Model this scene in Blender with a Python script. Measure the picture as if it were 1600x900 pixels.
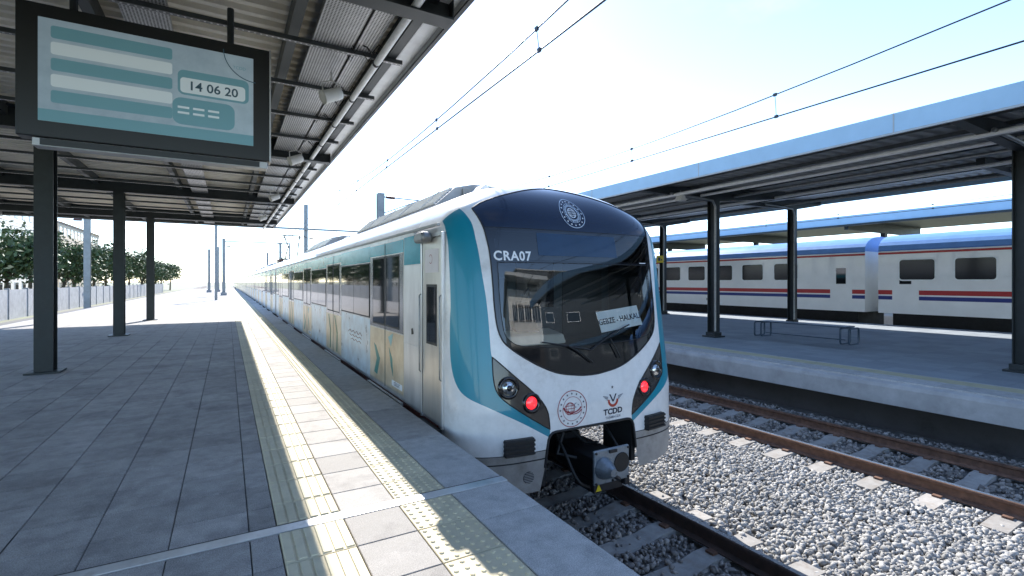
import bpy, bmesh, math, random
import numpy as np
from mathutils import Vector, Matrix
from mathutils.geometry import delaunay_2d_cdt
random.seed(7); RNG = np.random.default_rng(7)
for o in list(bpy.data.objects): bpy.data.objects.remove(o)
SC = bpy.context.scene; COL = SC.collection
R = math.radians
# ------------------------------------------------------------------ camera
cam = bpy.data.cameras.new('camera'); camo = bpy.data.objects.new('camera', cam); COL.objects.link(camo)
CAMH = 1.5; TH = R(30)
camo.location = (0, 0, CAMH); camo.rotation_euler = (R(90), 0, -TH)
cam.sensor_width = 36; cam.lens = 36*770/1600; cam.shift_y = -10/1600
cam.clip_start = .05; cam.clip_end = 6000
SC.camera = camo
# ------------------------------------------------------------------ sky and sun (sun behind the train, to the right of the track)
SUN = Vector((.37, 1.30, 1.0)).normalized()
w = bpy.data.worlds.new('World'); SC.world = w; w.use_nodes = True
nt = w.node_tree; bg = nt.nodes['Background']
sky = nt.nodes.new('ShaderNodeTexSky'); sky.sky_type = 'NISHITA'; sky.sun_disc = False
sky.sun_elevation = math.asin(SUN.z); sky.sun_rotation = math.atan2(SUN.x, SUN.y)
sky.air_density = .9; sky.dust_density = .25; sky.ozone_density = 1.5; sky.altitude = 900
tcw = nt.nodes.new('ShaderNodeTexCoord'); sepw = nt.nodes.new('ShaderNodeSeparateXYZ'); nt.links.new(tcw.outputs['Generated'], sepw.inputs[0])
def wmath(op, a, b):
    m_ = nt.nodes.new('ShaderNodeMath'); m_.operation = op
    for i_, v_ in enumerate((a, b)):
        if hasattr(v_, 'is_linked'): nt.links.new(v_, m_.inputs[i_])
        else: m_.inputs[i_].default_value = v_
    return m_.outputs[0]
den = wmath('ADD', wmath('MAXIMUM', sepw.outputs[2], 0.0), .12)
cmb = nt.nodes.new('ShaderNodeCombineXYZ'); nt.links.new(wmath('DIVIDE', sepw.outputs[0], den), cmb.inputs[0]); nt.links.new(wmath('DIVIDE', sepw.outputs[1], den), cmb.inputs[1])
cn = nt.nodes.new('ShaderNodeTexNoise'); cn.inputs['Scale'].default_value = .85; cn.inputs['Detail'].default_value = 9; cn.inputs['Roughness'].default_value = .58; nt.links.new(cmb.outputs[0], cn.inputs['Vector'])
cr_ = nt.nodes.new('ShaderNodeMapRange'); cr_.interpolation_type = 'SMOOTHSTEP'; cr_.inputs[1].default_value = .56; cr_.inputs[2].default_value = .84; cr_.inputs[4].default_value = .7; nt.links.new(cn.outputs[0], cr_.inputs[0])
cmx = nt.nodes.new('ShaderNodeMix'); cmx.data_type = 'RGBA'; nt.links.new(cr_.outputs[0], cmx.inputs[0]); nt.links.new(sky.outputs[0], cmx.inputs[6]); cmx.inputs[7].default_value = (3.4, 3.5, 3.7, 1)   # thin drifting cloud
nt.links.new(cmx.outputs[2], bg.inputs[0]); bg.inputs[1].default_value = .145
sl = bpy.data.lights.new('sun', 'SUN'); sl.energy = 3.4; sl.angle = R(.53); sl.color = (1, .95, .88)
so = bpy.data.objects.new('sun', sl); COL.objects.link(so)
so.rotation_euler = SUN.to_track_quat('Z', 'Y').to_euler(); so.location = (20, 60, 60)
vs = SC.view_settings; vs.view_transform = 'Standard'; vs.look = 'None'; vs.gamma = 1; vs.exposure = 1.66; vs.use_curve_mapping = False
SC.render.engine = 'CYCLES'
SC.cycles.max_bounces = 8; SC.cycles.transparent_max_bounces = 12
SC.cycles.caustics_reflective = False; SC.cycles.caustics_refractive = False

# ------------------------------------------------------------------ materials
MATS = {}
def mat(name, col, rough=.5, metal=0, var=.0, scale=6, bump=0, bscale=60, rnd=0, coat=0, spec=.5, island=0, stain=None, stretch=None, emit=None, est=1, anis=None, tint2=None, speck=0):
    m = bpy.data.materials.new(name); m.use_nodes = True; n = m.node_tree.nodes; L = m.node_tree.links
    p = n['Principled BSDF']; p.inputs['Roughness'].default_value = rough; p.inputs['Metallic'].default_value = metal
    p.inputs['Specular IOR Level'].default_value = spec
    if coat: p.inputs['Coat Weight'].default_value = coat; p.inputs['Coat Roughness'].default_value = .04
    c4 = (*col, 1); p.inputs['Base Color'].default_value = c4
    out = None
    geo = n.new('ShaderNodeNewGeometry')
    vec = geo.outputs['Position']
    if stretch:
        vm = n.new('ShaderNodeVectorMath'); vm.operation = 'MULTIPLY'; vm.inputs[1].default_value = stretch
        L.new(vec, vm.inputs[0]); vec = vm.outputs[0]
    def mixcol(fac, a, b, mode='MIX'):
        mx = n.new('ShaderNodeMix'); mx.data_type = 'RGBA'; mx.blend_type = mode
        if hasattr(fac, 'is_linked'): L.new(fac, mx.inputs[0])
        else: mx.inputs[0].default_value = fac
        for s, v in ((6, a), (7, b)):
            if hasattr(v, 'is_linked'): L.new(v, mx.inputs[s])
            else: mx.inputs[s].default_value = v
        return mx.outputs[2]
    cur = None
    if var:
        tx = n.new('ShaderNodeTexNoise'); tx.inputs['Scale'].default_value = scale; tx.inputs['Detail'].default_value = 6; tx.inputs['Roughness'].default_value = .65
        L.new(vec, tx.inputs['Vector'])
        mr = n.new('ShaderNodeMapRange'); mr.inputs[1].default_value = .3; mr.inputs[2].default_value = .7
        L.new(tx.outputs[0], mr.inputs[0])
        a = tuple(x*(1-var) for x in col)+(1,)
        b = tuple(min(1, x*(1+var)) for x in (tint2 or col))+(1,)
        cur = mixcol(mr.outputs[0], a, b)
        mr2 = n.new('ShaderNodeMapRange'); mr2.inputs[1].default_value = .3; mr2.inputs[2].default_value = .7
        mr2.inputs[3].default_value = max(0, rough*(1-var*.6)); mr2.inputs[4].default_value = min(1, rough*(1+var*.6))
        L.new(tx.outputs[0], mr2.inputs[0]); L.new(mr2.outputs[0], p.inputs['Roughness'])
    if stain:
        scol, sscale, lo, hi = stain
        t2 = n.new('ShaderNodeTexNoise'); t2.inputs['Scale'].default_value = sscale; t2.inputs['Detail'].default_value = 8; t2.inputs['Roughness'].default_value = .7
        L.new(vec, t2.inputs['Vector'])
        m3 = n.new('ShaderNodeMapRange'); m3.inputs[1].default_value = lo; m3.inputs[2].default_value = hi
        L.new(t2.outputs[0], m3.inputs[0])
        cur = mixcol(m3.outputs[0], cur if cur else c4, (*scol, 1))
    if speck:
        t5 = n.new('ShaderNodeTexNoise'); t5.inputs['Scale'].default_value = 150; t5.inputs['Detail'].default_value = 3; L.new(vec, t5.inputs['Vector'])
        m5 = n.new('ShaderNodeMapRange'); m5.inputs[1].default_value = .32; m5.inputs[2].default_value = .68; m5.inputs[3].default_value = 1-speck; m5.inputs[4].default_value = 1+speck
        L.new(t5.outputs[0], m5.inputs[0]); h5 = n.new('ShaderNodeHueSaturation'); L.new(m5.outputs[0], h5.inputs['Value'])
        if cur: L.new(cur, h5.inputs['Color'])
        else: h5.inputs['Color'].default_value = c4
        cur = h5.outputs[0]
    if rnd or island:
        if island: ro = geo.outputs['Random Per Island']; amt = island
        else:
            oi = n.new('ShaderNodeObjectInfo'); ro = oi.outputs['Random']; amt = rnd
        m4 = n.new('ShaderNodeMapRange'); m4.inputs[3].default_value = 1-amt; m4.inputs[4].default_value = 1+amt
        L.new(ro, m4.inputs[0])
        hv = n.new('ShaderNodeHueSaturation'); L.new(m4.outputs[0], hv.inputs['Value'])
        if cur: L.new(cur, hv.inputs['Color'])
        else: hv.inputs['Color'].default_value = c4
        cur = hv.outputs[0]
    if cur: L.new(cur, p.inputs['Base Color'])
    if bump:
        t3 = n.new('ShaderNodeTexNoise'); t3.inputs['Scale'].default_value = bscale; t3.inputs['Detail'].default_value = 5
        L.new(vec, t3.inputs['Vector'])
        bp = n.new('ShaderNodeBump'); bp.inputs['Strength'].default_value = 1; bp.inputs['Distance'].default_value = bump
        L.new(t3.outputs[0], bp.inputs['Height']); L.new(bp.outputs[0], p.inputs['Normal'])
    if emit:
        p.inputs['Emission Color'].default_value = (*emit, 1); p.inputs['Emission Strength'].default_value = est
    MATS[name] = m; return m
def glass(name, tint, refl=.06, rough=.01):
    m = bpy.data.materials.new(name); m.use_nodes = True; n = m.node_tree.nodes; L = m.node_tree.links
    for x in list(n): n.remove(x)
    o = n.new('ShaderNodeOutputMaterial'); t = n.new('ShaderNodeBsdfTransparent'); t.inputs[0].default_value = (*tint, 1)
    g = n.new('ShaderNodeBsdfGlossy'); g.inputs['Roughness'].default_value = rough
    fr = n.new('ShaderNodeFresnel'); fr.inputs[0].default_value = 1.5
    ad = n.new('ShaderNodeMath'); ad.operation = 'MULTIPLY_ADD'; ad.inputs[1].default_value = 1.3; ad.inputs[2].default_value = refl; ad.use_clamp = True
    L.new(fr.outputs[0], ad.inputs[0])
    mx = n.new('ShaderNodeMixShader'); L.new(ad.outputs[0], mx.inputs[0]); L.new(t.outputs[0], mx.inputs[1]); L.new(g.outputs[0], mx.inputs[2]); L.new(mx.outputs[0], o.inputs[0])
    MATS[name] = m; return m
def dotted(name, col, hole, pitch=.022, r=.3, metal=.8, rough=.4, local=False):
    """sheet metal with small punched holes (too small to model singly)"""
    m = mat(name, col, rough, metal, var=.15, scale=8); n = m.node_tree.nodes; L = m.node_tree.links
    p = n['Principled BSDF']; geo = n.new('ShaderNodeNewGeometry')
    vo = n.new('ShaderNodeVectorMath'); vo.operation = 'SCALE'; vo.inputs['Scale'].default_value = 1/pitch
    if local:
        tc = n.new('ShaderNodeTexCoord'); of = n.new('ShaderNodeVectorMath'); of.operation = 'ADD'; of.inputs[1].default_value = (0, pitch*.5, 0)
        L.new(tc.outputs['Object'], of.inputs[0]); L.new(of.outputs[0], vo.inputs[0])
    else: L.new(geo.outputs['Position'], vo.inputs[0])
    fr = n.new('ShaderNodeVectorMath'); fr.operation = 'FRACTION'; L.new(vo.outputs[0], fr.inputs[0])
    sb = n.new('ShaderNodeVectorMath'); sb.operation = 'SUBTRACT'; sb.inputs[1].default_value = (.5, .5, .5); L.new(fr.outputs[0], sb.inputs[0])
    ml = n.new('ShaderNodeVectorMath'); ml.operation = 'MULTIPLY'; ml.inputs[1].default_value = (1, 1, 0); L.new(sb.outputs[0], ml.inputs[0])
    le = n.new('ShaderNodeVectorMath'); le.operation = 'LENGTH'; L.new(ml.outputs[0], le.inputs[0])
    lt = n.new('ShaderNodeMath'); lt.operation = 'LESS_THAN'; lt.inputs[1].default_value = r; L.new(le.outputs['Value'], lt.inputs[0])
    src = p.inputs['Base Color'].links[0].from_socket
    mx = n.new('ShaderNodeMix'); mx.data_type = 'RGBA'; L.new(lt.outputs[0], mx.inputs[0]); L.new(src, mx.inputs[6]); mx.inputs[7].default_value = (*hole, 1)
    L.new(mx.outputs[2], p.inputs['Base Color'])
    iv = n.new('ShaderNodeMath'); iv.operation = 'MULTIPLY_ADD'; iv.inputs[1].default_value = -metal; iv.inputs[2].default_value = metal
    L.new(lt.outputs[0], iv.inputs[0]); L.new(iv.outputs[0], p.inputs['Metallic'])
    return m

mat('paver', (.345, .33, .315), .85, var=.22, scale=7, bump=.0010, bscale=260, rnd=.13, stain=((.19, .18, .175), 2.3, .5, .72), speck=.3)
mat('coping', (.42, .415, .405), .8, var=.20, scale=9, bump=.0010, bscale=280, rnd=.12, stain=((.20, .20, .205), 3.2, .55, .82), speck=.3)
mat('tactile', (.60, .535, .37), .75, var=.12, scale=7, bump=.0003, bscale=200, rnd=.07, stain=((.42, .385, .30), 3, .5, .85))
mat('guide', (.62, .56, .40), .75, var=.12, scale=7, bump=.0003, bscale=200, rnd=.07, stain=((.42, .385, .30), 3.5, .52, .85))
mat('mortar', (.10, .10, .10), .95, var=.2, scale=12)
mat('concrete', (.38, .38, .38), .85, var=.2, scale=2.5, bump=.001, bscale=90, stain=((.24, .235, .23), 1.2, .5, .8))
mat('dark_concrete', (.08, .075, .075), .9, var=.3, scale=2, stain=((.04, .037, .035), 1, .45, .7))
mat('sleeper', (.33, .315, .295), .9, var=.2, scale=9, bump=.0015, bscale=70, rnd=.12, stain=((.22, .17, .13), 5, .5, .8))
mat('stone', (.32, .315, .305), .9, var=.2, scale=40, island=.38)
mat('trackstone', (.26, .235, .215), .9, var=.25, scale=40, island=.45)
mat('ballast_bed', (.12, .115, .108), .95, var=.5, scale=14, bump=.02, bscale=18)
mat('rust', (.115, .058, .038), .8, var=.35, scale=12, bump=.0008, bscale=80, tint2=(.16, .085, .055))
mat('dark_rail', (.05, .035, .028), .7, var=.35, scale=12, tint2=(.08, .05, .04))
mat('rail_top', (.55, .53, .52), .28, 1, var=.15, scale=10)
mat('joint_metal', (.62, .63, .64), .42, .6, var=.15, scale=5, stain=((.4, .39, .38), 6, .55, .8))
mat('ground', (.22, .20, .16), .95, var=.4, scale=.2, tint2=(.16, .18, .10))
mat('asphalt', (.06, .06, .062), .9, var=.25, scale=1.5)
# train
mat('train_white', (.74, .74, .74), .30, var=.07, scale=9, coat=.35, stain=((.44, .42, .39), 3.4, .54, .92), bump=.0003, bscale=3)
mat('train_teal', (.002, .225, .32), .35, var=.10, scale=2.5, coat=.3, stretch=(1, 1, .3))
mat('train_navy', (.004, .012, .036), .10, coat=.0, spec=.42, var=.1, scale=3)
mat('mask_black', (.006, .007, .009), .06, coat=.3)
mat('cluster_black', (.03, .028, .027), .22, coat=.5, var=.2, scale=10)
mat('skirt_grey', (.30, .285, .27), .5, var=.2, scale=6, stain=((.16, .145, .13), 4, .5, .8))
mat('steel', (.68, .68, .685), .36, .75, var=.22, scale=2.2, stretch=(1, 1, .25), stain=((.36, .355, .35), 2.0, .55, .85), bump=.0004, bscale=6)
mat('steel_door', (.68, .65, .60), .32, .75, var=.22, scale=2.4, stretch=(1, 1, .25), stain=((.40, .34, .26), 2.4, .5, .85), bump=.0004, bscale=6)
mat('steel_dark', (.30, .31, .335), .24, .8, var=.2, scale=2.4, stretch=(1, 1, .25))
mat('display_blue', (.006, .030, .075), .07, spec=.5, var=.15, scale=3)
mat('train_roof', (.82, .82, .82), .25, coat=.6, var=.05, scale=1.5, stain=((.52, .50, .48), 1.6, .55, .85))
mat('roof_grey', (.40, .41, .42), .5, .1, var=.15, scale=4)
mat('roof_slat', (.84, .85, .86), .4, 0, var=.1, scale=6)
mat('black_rubber', (.012, .012, .013), .55, var=.2, scale=10)
mat('dark_steel', (.035, .036, .04), .5, .5, var=.3, scale=8)
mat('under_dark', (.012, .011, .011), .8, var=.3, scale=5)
mat('coupler_grey', (.23, .265, .30), .45, .5, var=.2, scale=14, stain=((.12, .11, .10), 10, .55, .75))
mat('lamp_glass', (.55, .57, .58), .08, .9, var=.5, scale=60)
mat('red_lamp', (.6, .01, .01), .2, coat=1, emit=(1, .02, .03), est=.75)
mat('lettering_white', (.82, .84, .86), .5)
mat('emblem_pale', (.50, .58, .68), .45)
mat('ink_navy', (.012, .016, .04), .5)
mat('ink_maroon', (.30, .035, .05), .5)
mat('ink_grey', (.20, .21, .25), .5)
mat('ink_red', (.42, .05, .03), .5)
mat('sill_red', (.10, .015, .012), .6, var=.3, scale=8)
mat('decal_white', (.62, .66, .69), .3, .25, var=.22, scale=3, tint2=(.60, .72, .80), stretch=(1, 1, 1))
mat('decal_gold', (.70, .52, .30), .34, .4, var=.28, scale=1.6, tint2=(.72, .64, .50), stretch=(1, 1, .9))
mat('decal_green', (.012, .22, .20), .3)
mat('decal_green_dark', (.05, .16, .07), .35)
mat('decal_teal_pale', (.25, .47, .48), .35)
mat('decal_script', (.28, .17, .13), .5)
mat('side_teal', (.012, .30, .39), .22, .1, var=.25, scale=1.4, stretch=(1, 1, 2), tint2=(.06, .36, .46), spec=.35)
mat('window_dark', (.012, .014, .017), .04, coat=.2, spec=.6)
mat('coach_glass', (.02, .02, .024), .12, spec=.25)
mat('interior', (.03, .045, .055), .7, var=.2, scale=5)
mat('interior_dark', (.025, .03, .034), .8)
mat('dash_beige', (.50, .46, .39), .6, var=.12, scale=6)
mat('paper', (.86, .88, .88), .6)
mat('door_label', (.72, .66, .67), .4, var=.06, scale=9)
glass('windscreen_glass', (.90, .95, .96), refl=.035)
glass('display_glass', (.06, .10, .16), refl=.03)
# canopy and fittings
mat('canopy_dark', (.035, .042, .045), .5, .4, var=.2, scale=5)
mat('canopy_steel', (.07, .08, .082), .5, .3, var=.2, scale=5)
mat('deck', (.78, .74, .64), .5, 0, var=.14, scale=2.5, stain=((.58, .55, .47), 1.2, .5, .8))
mat('deck_grey', (.36, .355, .34), .55, .2, var=.2, scale=2)
mat('galv', (.30, .31, .31), .42, .8, var=.25, scale=14)
mat('pipe_white', (.86, .87, .87), .35, 0, var=.08, scale=10)
mat('fascia_metal', (.40, .41, .41), .5, .3, var=.15, scale=4)
mat('fascia_blue', (.36, .53, .67), .5, 0, var=.06, scale=2)
mat('soffit', (.86, .88, .88), .5, .1, var=.1, scale=5)
dotted('tray', (.58, .58, .58), (.015, .015, .015), .030, .33, metal=.2)
dotted('channel', (.16, .16, .16), (.62, .63, .63), .055, .20, metal=.3, local=True)
mat('speaker_white', (.66, .66, .63), .5, var=.08, scale=10)
mat('cable_black', (.01, .01, .01), .6)
mat('screen_frame', (.018, .019, .02), .35)
mat('screen_edge', (.5, .5, .5), .4, .5)
mat('screen_bg', (.26, .37, .44), .3, emit=(.30, .40, .50), est=.08, var=.25, scale=1.2, tint2=(.36, .44, .46))
mat('screen_panel', (.55, .63, .66), .3, emit=(.6, .7, .72), est=.08)
mat('screen_teal', (.16, .34, .39), .3, emit=(.14, .32, .38), est=.06)
mat('screen_ink', (.05, .12, .17), .4)
mat('mast', (.26, .28, .29), .5, .5, var=.2, scale=3)
mat('wire', (.05, .055, .06), .5, .5)
mat('insulator', (.10, .05, .04), .3)
mat('sign_yellow', (.72, .55, .02), .45)
mat('bench_metal', (.07, .10, .14), .4, .3, var=.15, scale=10)
# coach
mat('coach_white', (.85, .85, .85), .3, coat=.4, var=.04, scale=2)
mat('coach_blue', (.06, .19, .52), .35, coat=.3, var=.12, scale=2)
mat('coach_navy', (.02, .035, .20), .35)
mat('coach_red', (.42, .025, .025), .35)
mat('roof_paleblue', (.16, .33, .66), .4, .1, var=.1, scale=2)
# background
mat('building_white', (.72, .70, .65), .8, var=.08, scale=.8)
mat('building_grey', (.42, .41, .40), .8, var=.12, scale=.6)
mat('building_dark', (.045, .055, .065), .7, var=.15, scale=.8)
mat('building_tan', (.55, .46, .36), .8, var=.1, scale=.6)
mat('roof_tile', (.36, .13, .08), .8, var=.2, scale=3)
mat('bark', (.10, .075, .05), .9, var=.3, scale=10)
mat('leaf', (.060, .095, .030), .6, var=.4, scale=1.5, island=.35)
mat('platform2', (.26, .30, .34), .8, var=.15, scale=3, rnd=.12, stain=((.18, .20, .22), 1.5, .5, .8))
mat('yellow_line', (.46, .43, .28), .8, var=.15, scale=4)
mat('distant_green', (.10, .12, .09), .95, var=.3, scale=.05)
M = MATS

# ------------------------------------------------------------------ helpers
WLOC = {}
def tag(o, label=None, cat=None, group=None, kind=None):
    if label: o['label'] = label
    if cat: o['category'] = cat
    if group: o['group'] = group
    if kind: o['kind'] = kind
    return o
def thing(name, label, cat, loc=(0, 0, 0), group=None):
    o = bpy.data.objects.new(name, None); COL.objects.link(o); o.location = loc; o.empty_display_size = .2
    WLOC[o] = Vector(loc); return tag(o, label, cat, group)
def link(name, me, parent=None, loc=(0, 0, 0)):
    o = bpy.data.objects.new(name, me); COL.objects.link(o)
    if parent is not None: o.parent = parent; o.location = Vector(loc)-WLOC.get(parent, Vector((0, 0, 0))); WLOC[o] = Vector(loc)
    else: o.location = loc; WLOC[o] = Vector(loc)
    return o
class MB:
    def __init__(s): s.v = []; s.f = []; s.mi = []
    def add(s, vs, fs, mi=0):
        k = len(s.v); s.v += [tuple(v) for v in vs]
        for f in fs: s.f.append(tuple(k+i for i in f)); s.mi.append(mi)
        return s
    def box(s, x0, x1, y0, y1, z0, z1, mi=0):
        return s.add([(x0, y0, z0), (x1, y0, z0), (x1, y1, z0), (x0, y1, z0), (x0, y0, z1), (x1, y0, z1), (x1, y1, z1), (x0, y1, z1)],
                     [(3, 2, 1, 0), (4, 5, 6, 7), (0, 1, 5, 4), (1, 2, 6, 5), (2, 3, 7, 6), (3, 0, 4, 7)], mi)
    def tube(s, pts, r, n=8, mi=0, cap=True):
        pts = [Vector(p) for p in pts]; rings = []
        up = None
        for i, p in enumerate(pts):
            d = (pts[min(i+1, len(pts)-1)]-pts[max(i-1, 0)]).normalized()
            if up is None:
                up = Vector((0, 0, 1)) if abs(d.z) < .9 else Vector((1, 0, 0))
            x = d.cross(up).normalized(); y = x.cross(d).normalized(); up = y
            rr = r[i] if isinstance(r, (list, tuple)) else r
            rings.append([p+x*math.cos(2*math.pi*k/n)*rr+y*math.sin(2*math.pi*k/n)*rr for k in range(n)])
        vs = [v for g in rings for v in g]; fs = []
        for i in range(len(rings)-1):
            for k in range(n):
                fs.append((i*n+k, i*n+(k+1) % n, (i+1)*n+(k+1) % n, (i+1)*n+k))
        s.add(vs, fs, mi)
        if cap: s.add(rings[0], [tuple(range(n))[::-1]], mi); s.add(rings[-1], [tuple(range(n))], mi)
        return s
    def prism(s, poly, axis, a, b, mi=0):
        """poly of 2d points extruded along axis from a to b. axis x: (y,z), y: (x,z), z: (x,y)"""
        def P(p, t): return {'x': (t, p[0], p[1]), 'y': (p[0], t, p[1]), 'z': (p[0], p[1], t)}[axis]
        n = len(poly); vs = [P(p, a) for p in poly]+[P(p, b) for p in poly]
        fs = [tuple(range(n))[::-1], tuple(range(n, 2*n))]+[(i, (i+1) % n, n+(i+1) % n, n+i) for i in range(n)]
        return s.add(vs, fs, mi)
    def mesh(s, name, mats, smooth=False, off=(0, 0, 0), fixn=True):
        me = bpy.data.meshes.new(name)
        me.from_pydata([(v[0]-off[0], v[1]-off[1], v[2]-off[2]) for v in s.v], [], s.f)
        for m_ in (mats if isinstance(mats, (list, tuple)) else [mats]): me.materials.append(M[m_])
        if any(s.mi): me.polygons.foreach_set('material_index', s.mi)
        if fixn:
            bm = bmesh.new(); bm.from_mesh(me); bmesh.ops.recalc_face_normals(bm, faces=bm.faces); bm.to_mesh(me); bm.free()
        if smooth: me.shade_smooth() if hasattr(me, 'shade_smooth') else me.polygons.foreach_set('use_smooth', [True]*len(me.polygons))
        me.update(); return me
    def build(s, name, mats, parent=None, smooth=False, loc=None, bevel=0, fixn=True):
        if loc is None: loc = WLOC[parent] if parent is not None else (0, 0, 0)
        o = link(name, s.mesh(name, mats, smooth, loc, fixn), parent, loc)
        if bevel:
            b = o.modifiers.new('bevel', 'BEVEL'); b.width = bevel; b.segments = 2; b.limit_method = 'ANGLE'; b.angle_limit = R(40)
        return o
def copy_tree(o, parent=None):
    c = o.copy(); COL.objects.link(c); c.parent = parent; WLOC[c] = WLOC.get(o, Vector((0, 0, 0)))
    for ch in list(o.children): copy_tree(ch, c)
    return c
def rmesh(name, v, f, m, smooth=False):
    me = bpy.data.meshes.new(name); me.from_pydata(v, [], f); me.materials.append(M[m]); me.update()
    if smooth: me.polygons.foreach_set('use_smooth', [True]*len(me.polygons))
    return me
def proj(X, Y, Z):
    r = X*math.cos(TH)-Y*math.sin(TH); d = X*math.sin(TH)+Y*math.cos(TH)
    if d < .1: return None
    return 800+770*r/d, 440-770*(Z-CAMH)/d, d

# ------------------------------------------------------------------ ground
gr = MB().add([(-3000, -3000, -1.30), (3000, -3000, -1.30), (3000, 3000, -1.30), (-3000, 3000, -1.30)], [(0, 1, 2, 3)]).build('ground', 'ground'); tag(gr, kind='structure')
# ballast bed under the two near tracks: a gently uneven sheet
def ballast_sheet(name, x0, x1, y0, y1, z, nx, ny):
    xs = np.linspace(x0, x1, nx); ys = np.linspace(y0, y1, ny); v = []; f = []
    for j in range(ny):
        for i in range(nx): v.append((xs[i], ys[j], z+(RNG.random()-.5)*.02))
    for j in range(ny-1):
        for i in range(nx-1): f.append((j*nx+i, j*nx+i+1, (j+1)*nx+i+1, (j+1)*nx+i))
    o = link(name, rmesh(name, v, f, 'ballast_bed')); return tag(o, kind='structure')
ballast_sheet('ballast_bed', 1.75, 10.8, -45, 60, -1.235, 46, 220)
MB().add([(1.75, 60, -1.235), (10.8, 60, -1.235), (10.8, 420, -1.235), (1.75, 420, -1.235)], [(0, 1, 2, 3)]).build('ballast_bed_far', 'ballast_bed')['kind'] = 'structure'
MB().add([(-13, -12, -1.235), (-7.0, -12, -1.235), (-7.0, 420, -1.235), (-13, 420, -1.235)], [(0, 1, 2, 3)]).build('ballast_bed_side', 'ballast_bed')['kind'] = 'structure'
MB().add([(22, -40, -1.235), (28.5, -40, -1.235), (28.5, 300, -1.235), (22, 300, -1.235)], [(0, 1, 2, 3)]).build('ballast_bed_coach', 'ballast_bed')['kind'] = 'structure'

# ------------------------------------------------------------------ near platform
plat = MB().box(-6.95, 1.76, -6, 122, -1.29, -.034).build('platform', ['dark_concrete']); tag(plat, kind='structure')
MB().box(-6.92, 1.73, -5.9, 121.9, -.034, -.012).build('mortar_bed', 'mortar', plat)
def tile_mesh(name, sx, sy, m, kind='flat', h=.034):
    """one slab, its top at z=0, with a chamfered edge; bars or domes on top for the tactile kinds"""
    g = .003; c_ = .004; x0, x1, y0, y1 = -sx/2+g, sx/2-g, -sy/2+g, sy/2-g
    mb = MB()
    mb.add([(x0, y0, -h), (x1, y0, -h), (x1, y1, -h), (x0, y1, -h), (x0, y0, -c_), (x1, y0, -c_), (x1, y1, -c_), (x0, y1, -c_),
            (x0+c_, y0+c_, 0), (x1-c_, y0+c_, 0), (x1-c_, y1-c_, 0), (x0+c_, y1-c_, 0)],
           [(0, 1, 5, 4), (1, 2, 6, 5), (2, 3, 7, 6), (3, 0, 4, 7), (4, 5, 9, 8), (5, 6, 10, 9), (6, 7, 11, 10), (7, 4, 8, 11), (8, 9, 10, 11)])
    if kind == 'bars':
        n = 6; p = sx/n; bw = p*.80; e = .012
        for i in range(n):
            xc = -sx/2+p*(i+.5); a0, a1 = xc-bw/2, xc+bw/2; b0, b1 = y0+e, y1-e; hh = .0070; k = .004
            mb.add([(a0, b0, 0), (a1, b0, 0), (a1, b1, 0), (a0, b1, 0), (a0+k, b0+k, hh), (a1-k, b0+k, hh), (a1-k, b1-k, hh), (a0+k, b1-k, hh)],
                   [(0, 1, 5, 4), (1, 2, 6, 5), (2, 3, 7, 6), (3, 0, 4, 7), (4, 5, 6, 7)])
    if kind == 'domes':
        n = 6; px = sx/n; py = sy/n
        for i in range(n):
            for j in range(n):
                cx = -sx/2+px*(i+.5); cy = -sy/2+py*(j+.5); q = 8; vs = []
                for rr, zz in ((.0150, 0), (.0130, .0050), (.0085, .0070)):
                    vs += [(cx+rr*math.cos(2*math.pi*t/q), cy+rr*math.sin(2*math.pi*t/q), zz) for t in range(q)]
                fs = [(l*q+t, l*q+(t+1) % q, (l+1)*q+(t+1) % q, (l+1)*q+t) for l in range(2) for t in range(q)]+[tuple(range(2*q, 3*q))]
                mb.add(vs, fs)
    return mb.mesh(name, m, fixn=False)
PITCH = .403
JY0, JY1 = 3.235, 3.337           # metal movement joint across the platform
rows = []                          # (y0, y1)
y = 2.857
rows.append((y, JY0))
while y > .6: rows.insert(0, (y-PITCH, y)); y -= PITCH
y = 3.648; rows.append((JY1, y))
while y < 120: rows.append((y, y+PITCH)); y += PITCH
cache = {}
def tm(name, sx, sy, m, kind='flat'):
    k = (m, kind, round(sx, 3), round(sy, 3))
    if k not in cache: cache[k] = tile_mesh(name, sx, sy, m, kind)
    return cache[k]
STRIPS = [('guide_tile', .262, .637, 'guide', 'bars'), ('paving_slab', .637, .995, 'paver', 'flat'), ('tactile_tile', .995, 1.37, 'tactile', 'domes')]
def far_sheet(name, quads, m, parent):
    v = []; f = []
    for (x0, x1, y0, y1) in quads:
        k = len(v); g = .003
        v += [(x0+g, y0+g, 0), (x1-g, y0+g, 0), (x1-g, y1-g, 0), (x0+g, y1-g, 0)]; f.append((k, k+1, k+2, k+3))
    o = link(name, rmesh(name, v, f, m), parent); o['kind'] = 'stuff'; return o
for (nm, x0, x1, m, kd) in STRIPS:
    far = []
    for (a, b) in rows:
        if b < 32: link(nm, tm(nm, x1-x0, b-a, m, kd), plat, ((x0+x1)/2, (a+b)/2, 0))
        else: far.append((x0, x1, a, b))
    far_sheet(nm+'_far', far, m, plat)
# coping slabs along the edge
y = 2.777; cop = [(2.777, JY0)]
while y > .2: cop.append((y-1.21, y)); y -= 1.21
y = JY1
while y < 121: cop.append((y, y+1.21)); y += 1.21
for (a, b) in cop:
    if b < 60: link('coping_slab', tm('coping_slab', .46, b-a, 'coping'), plat, (1.6, (a+b)/2, 0))
far_sheet('coping_far', [(1.37, 1.83, a, b) for a, b in cop if b >= 60], 'coping', plat)
MB().box(1.757, 1.826, -5, 121, -.30, -.036).build('coping_nose', 'concrete', plat)
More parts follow.
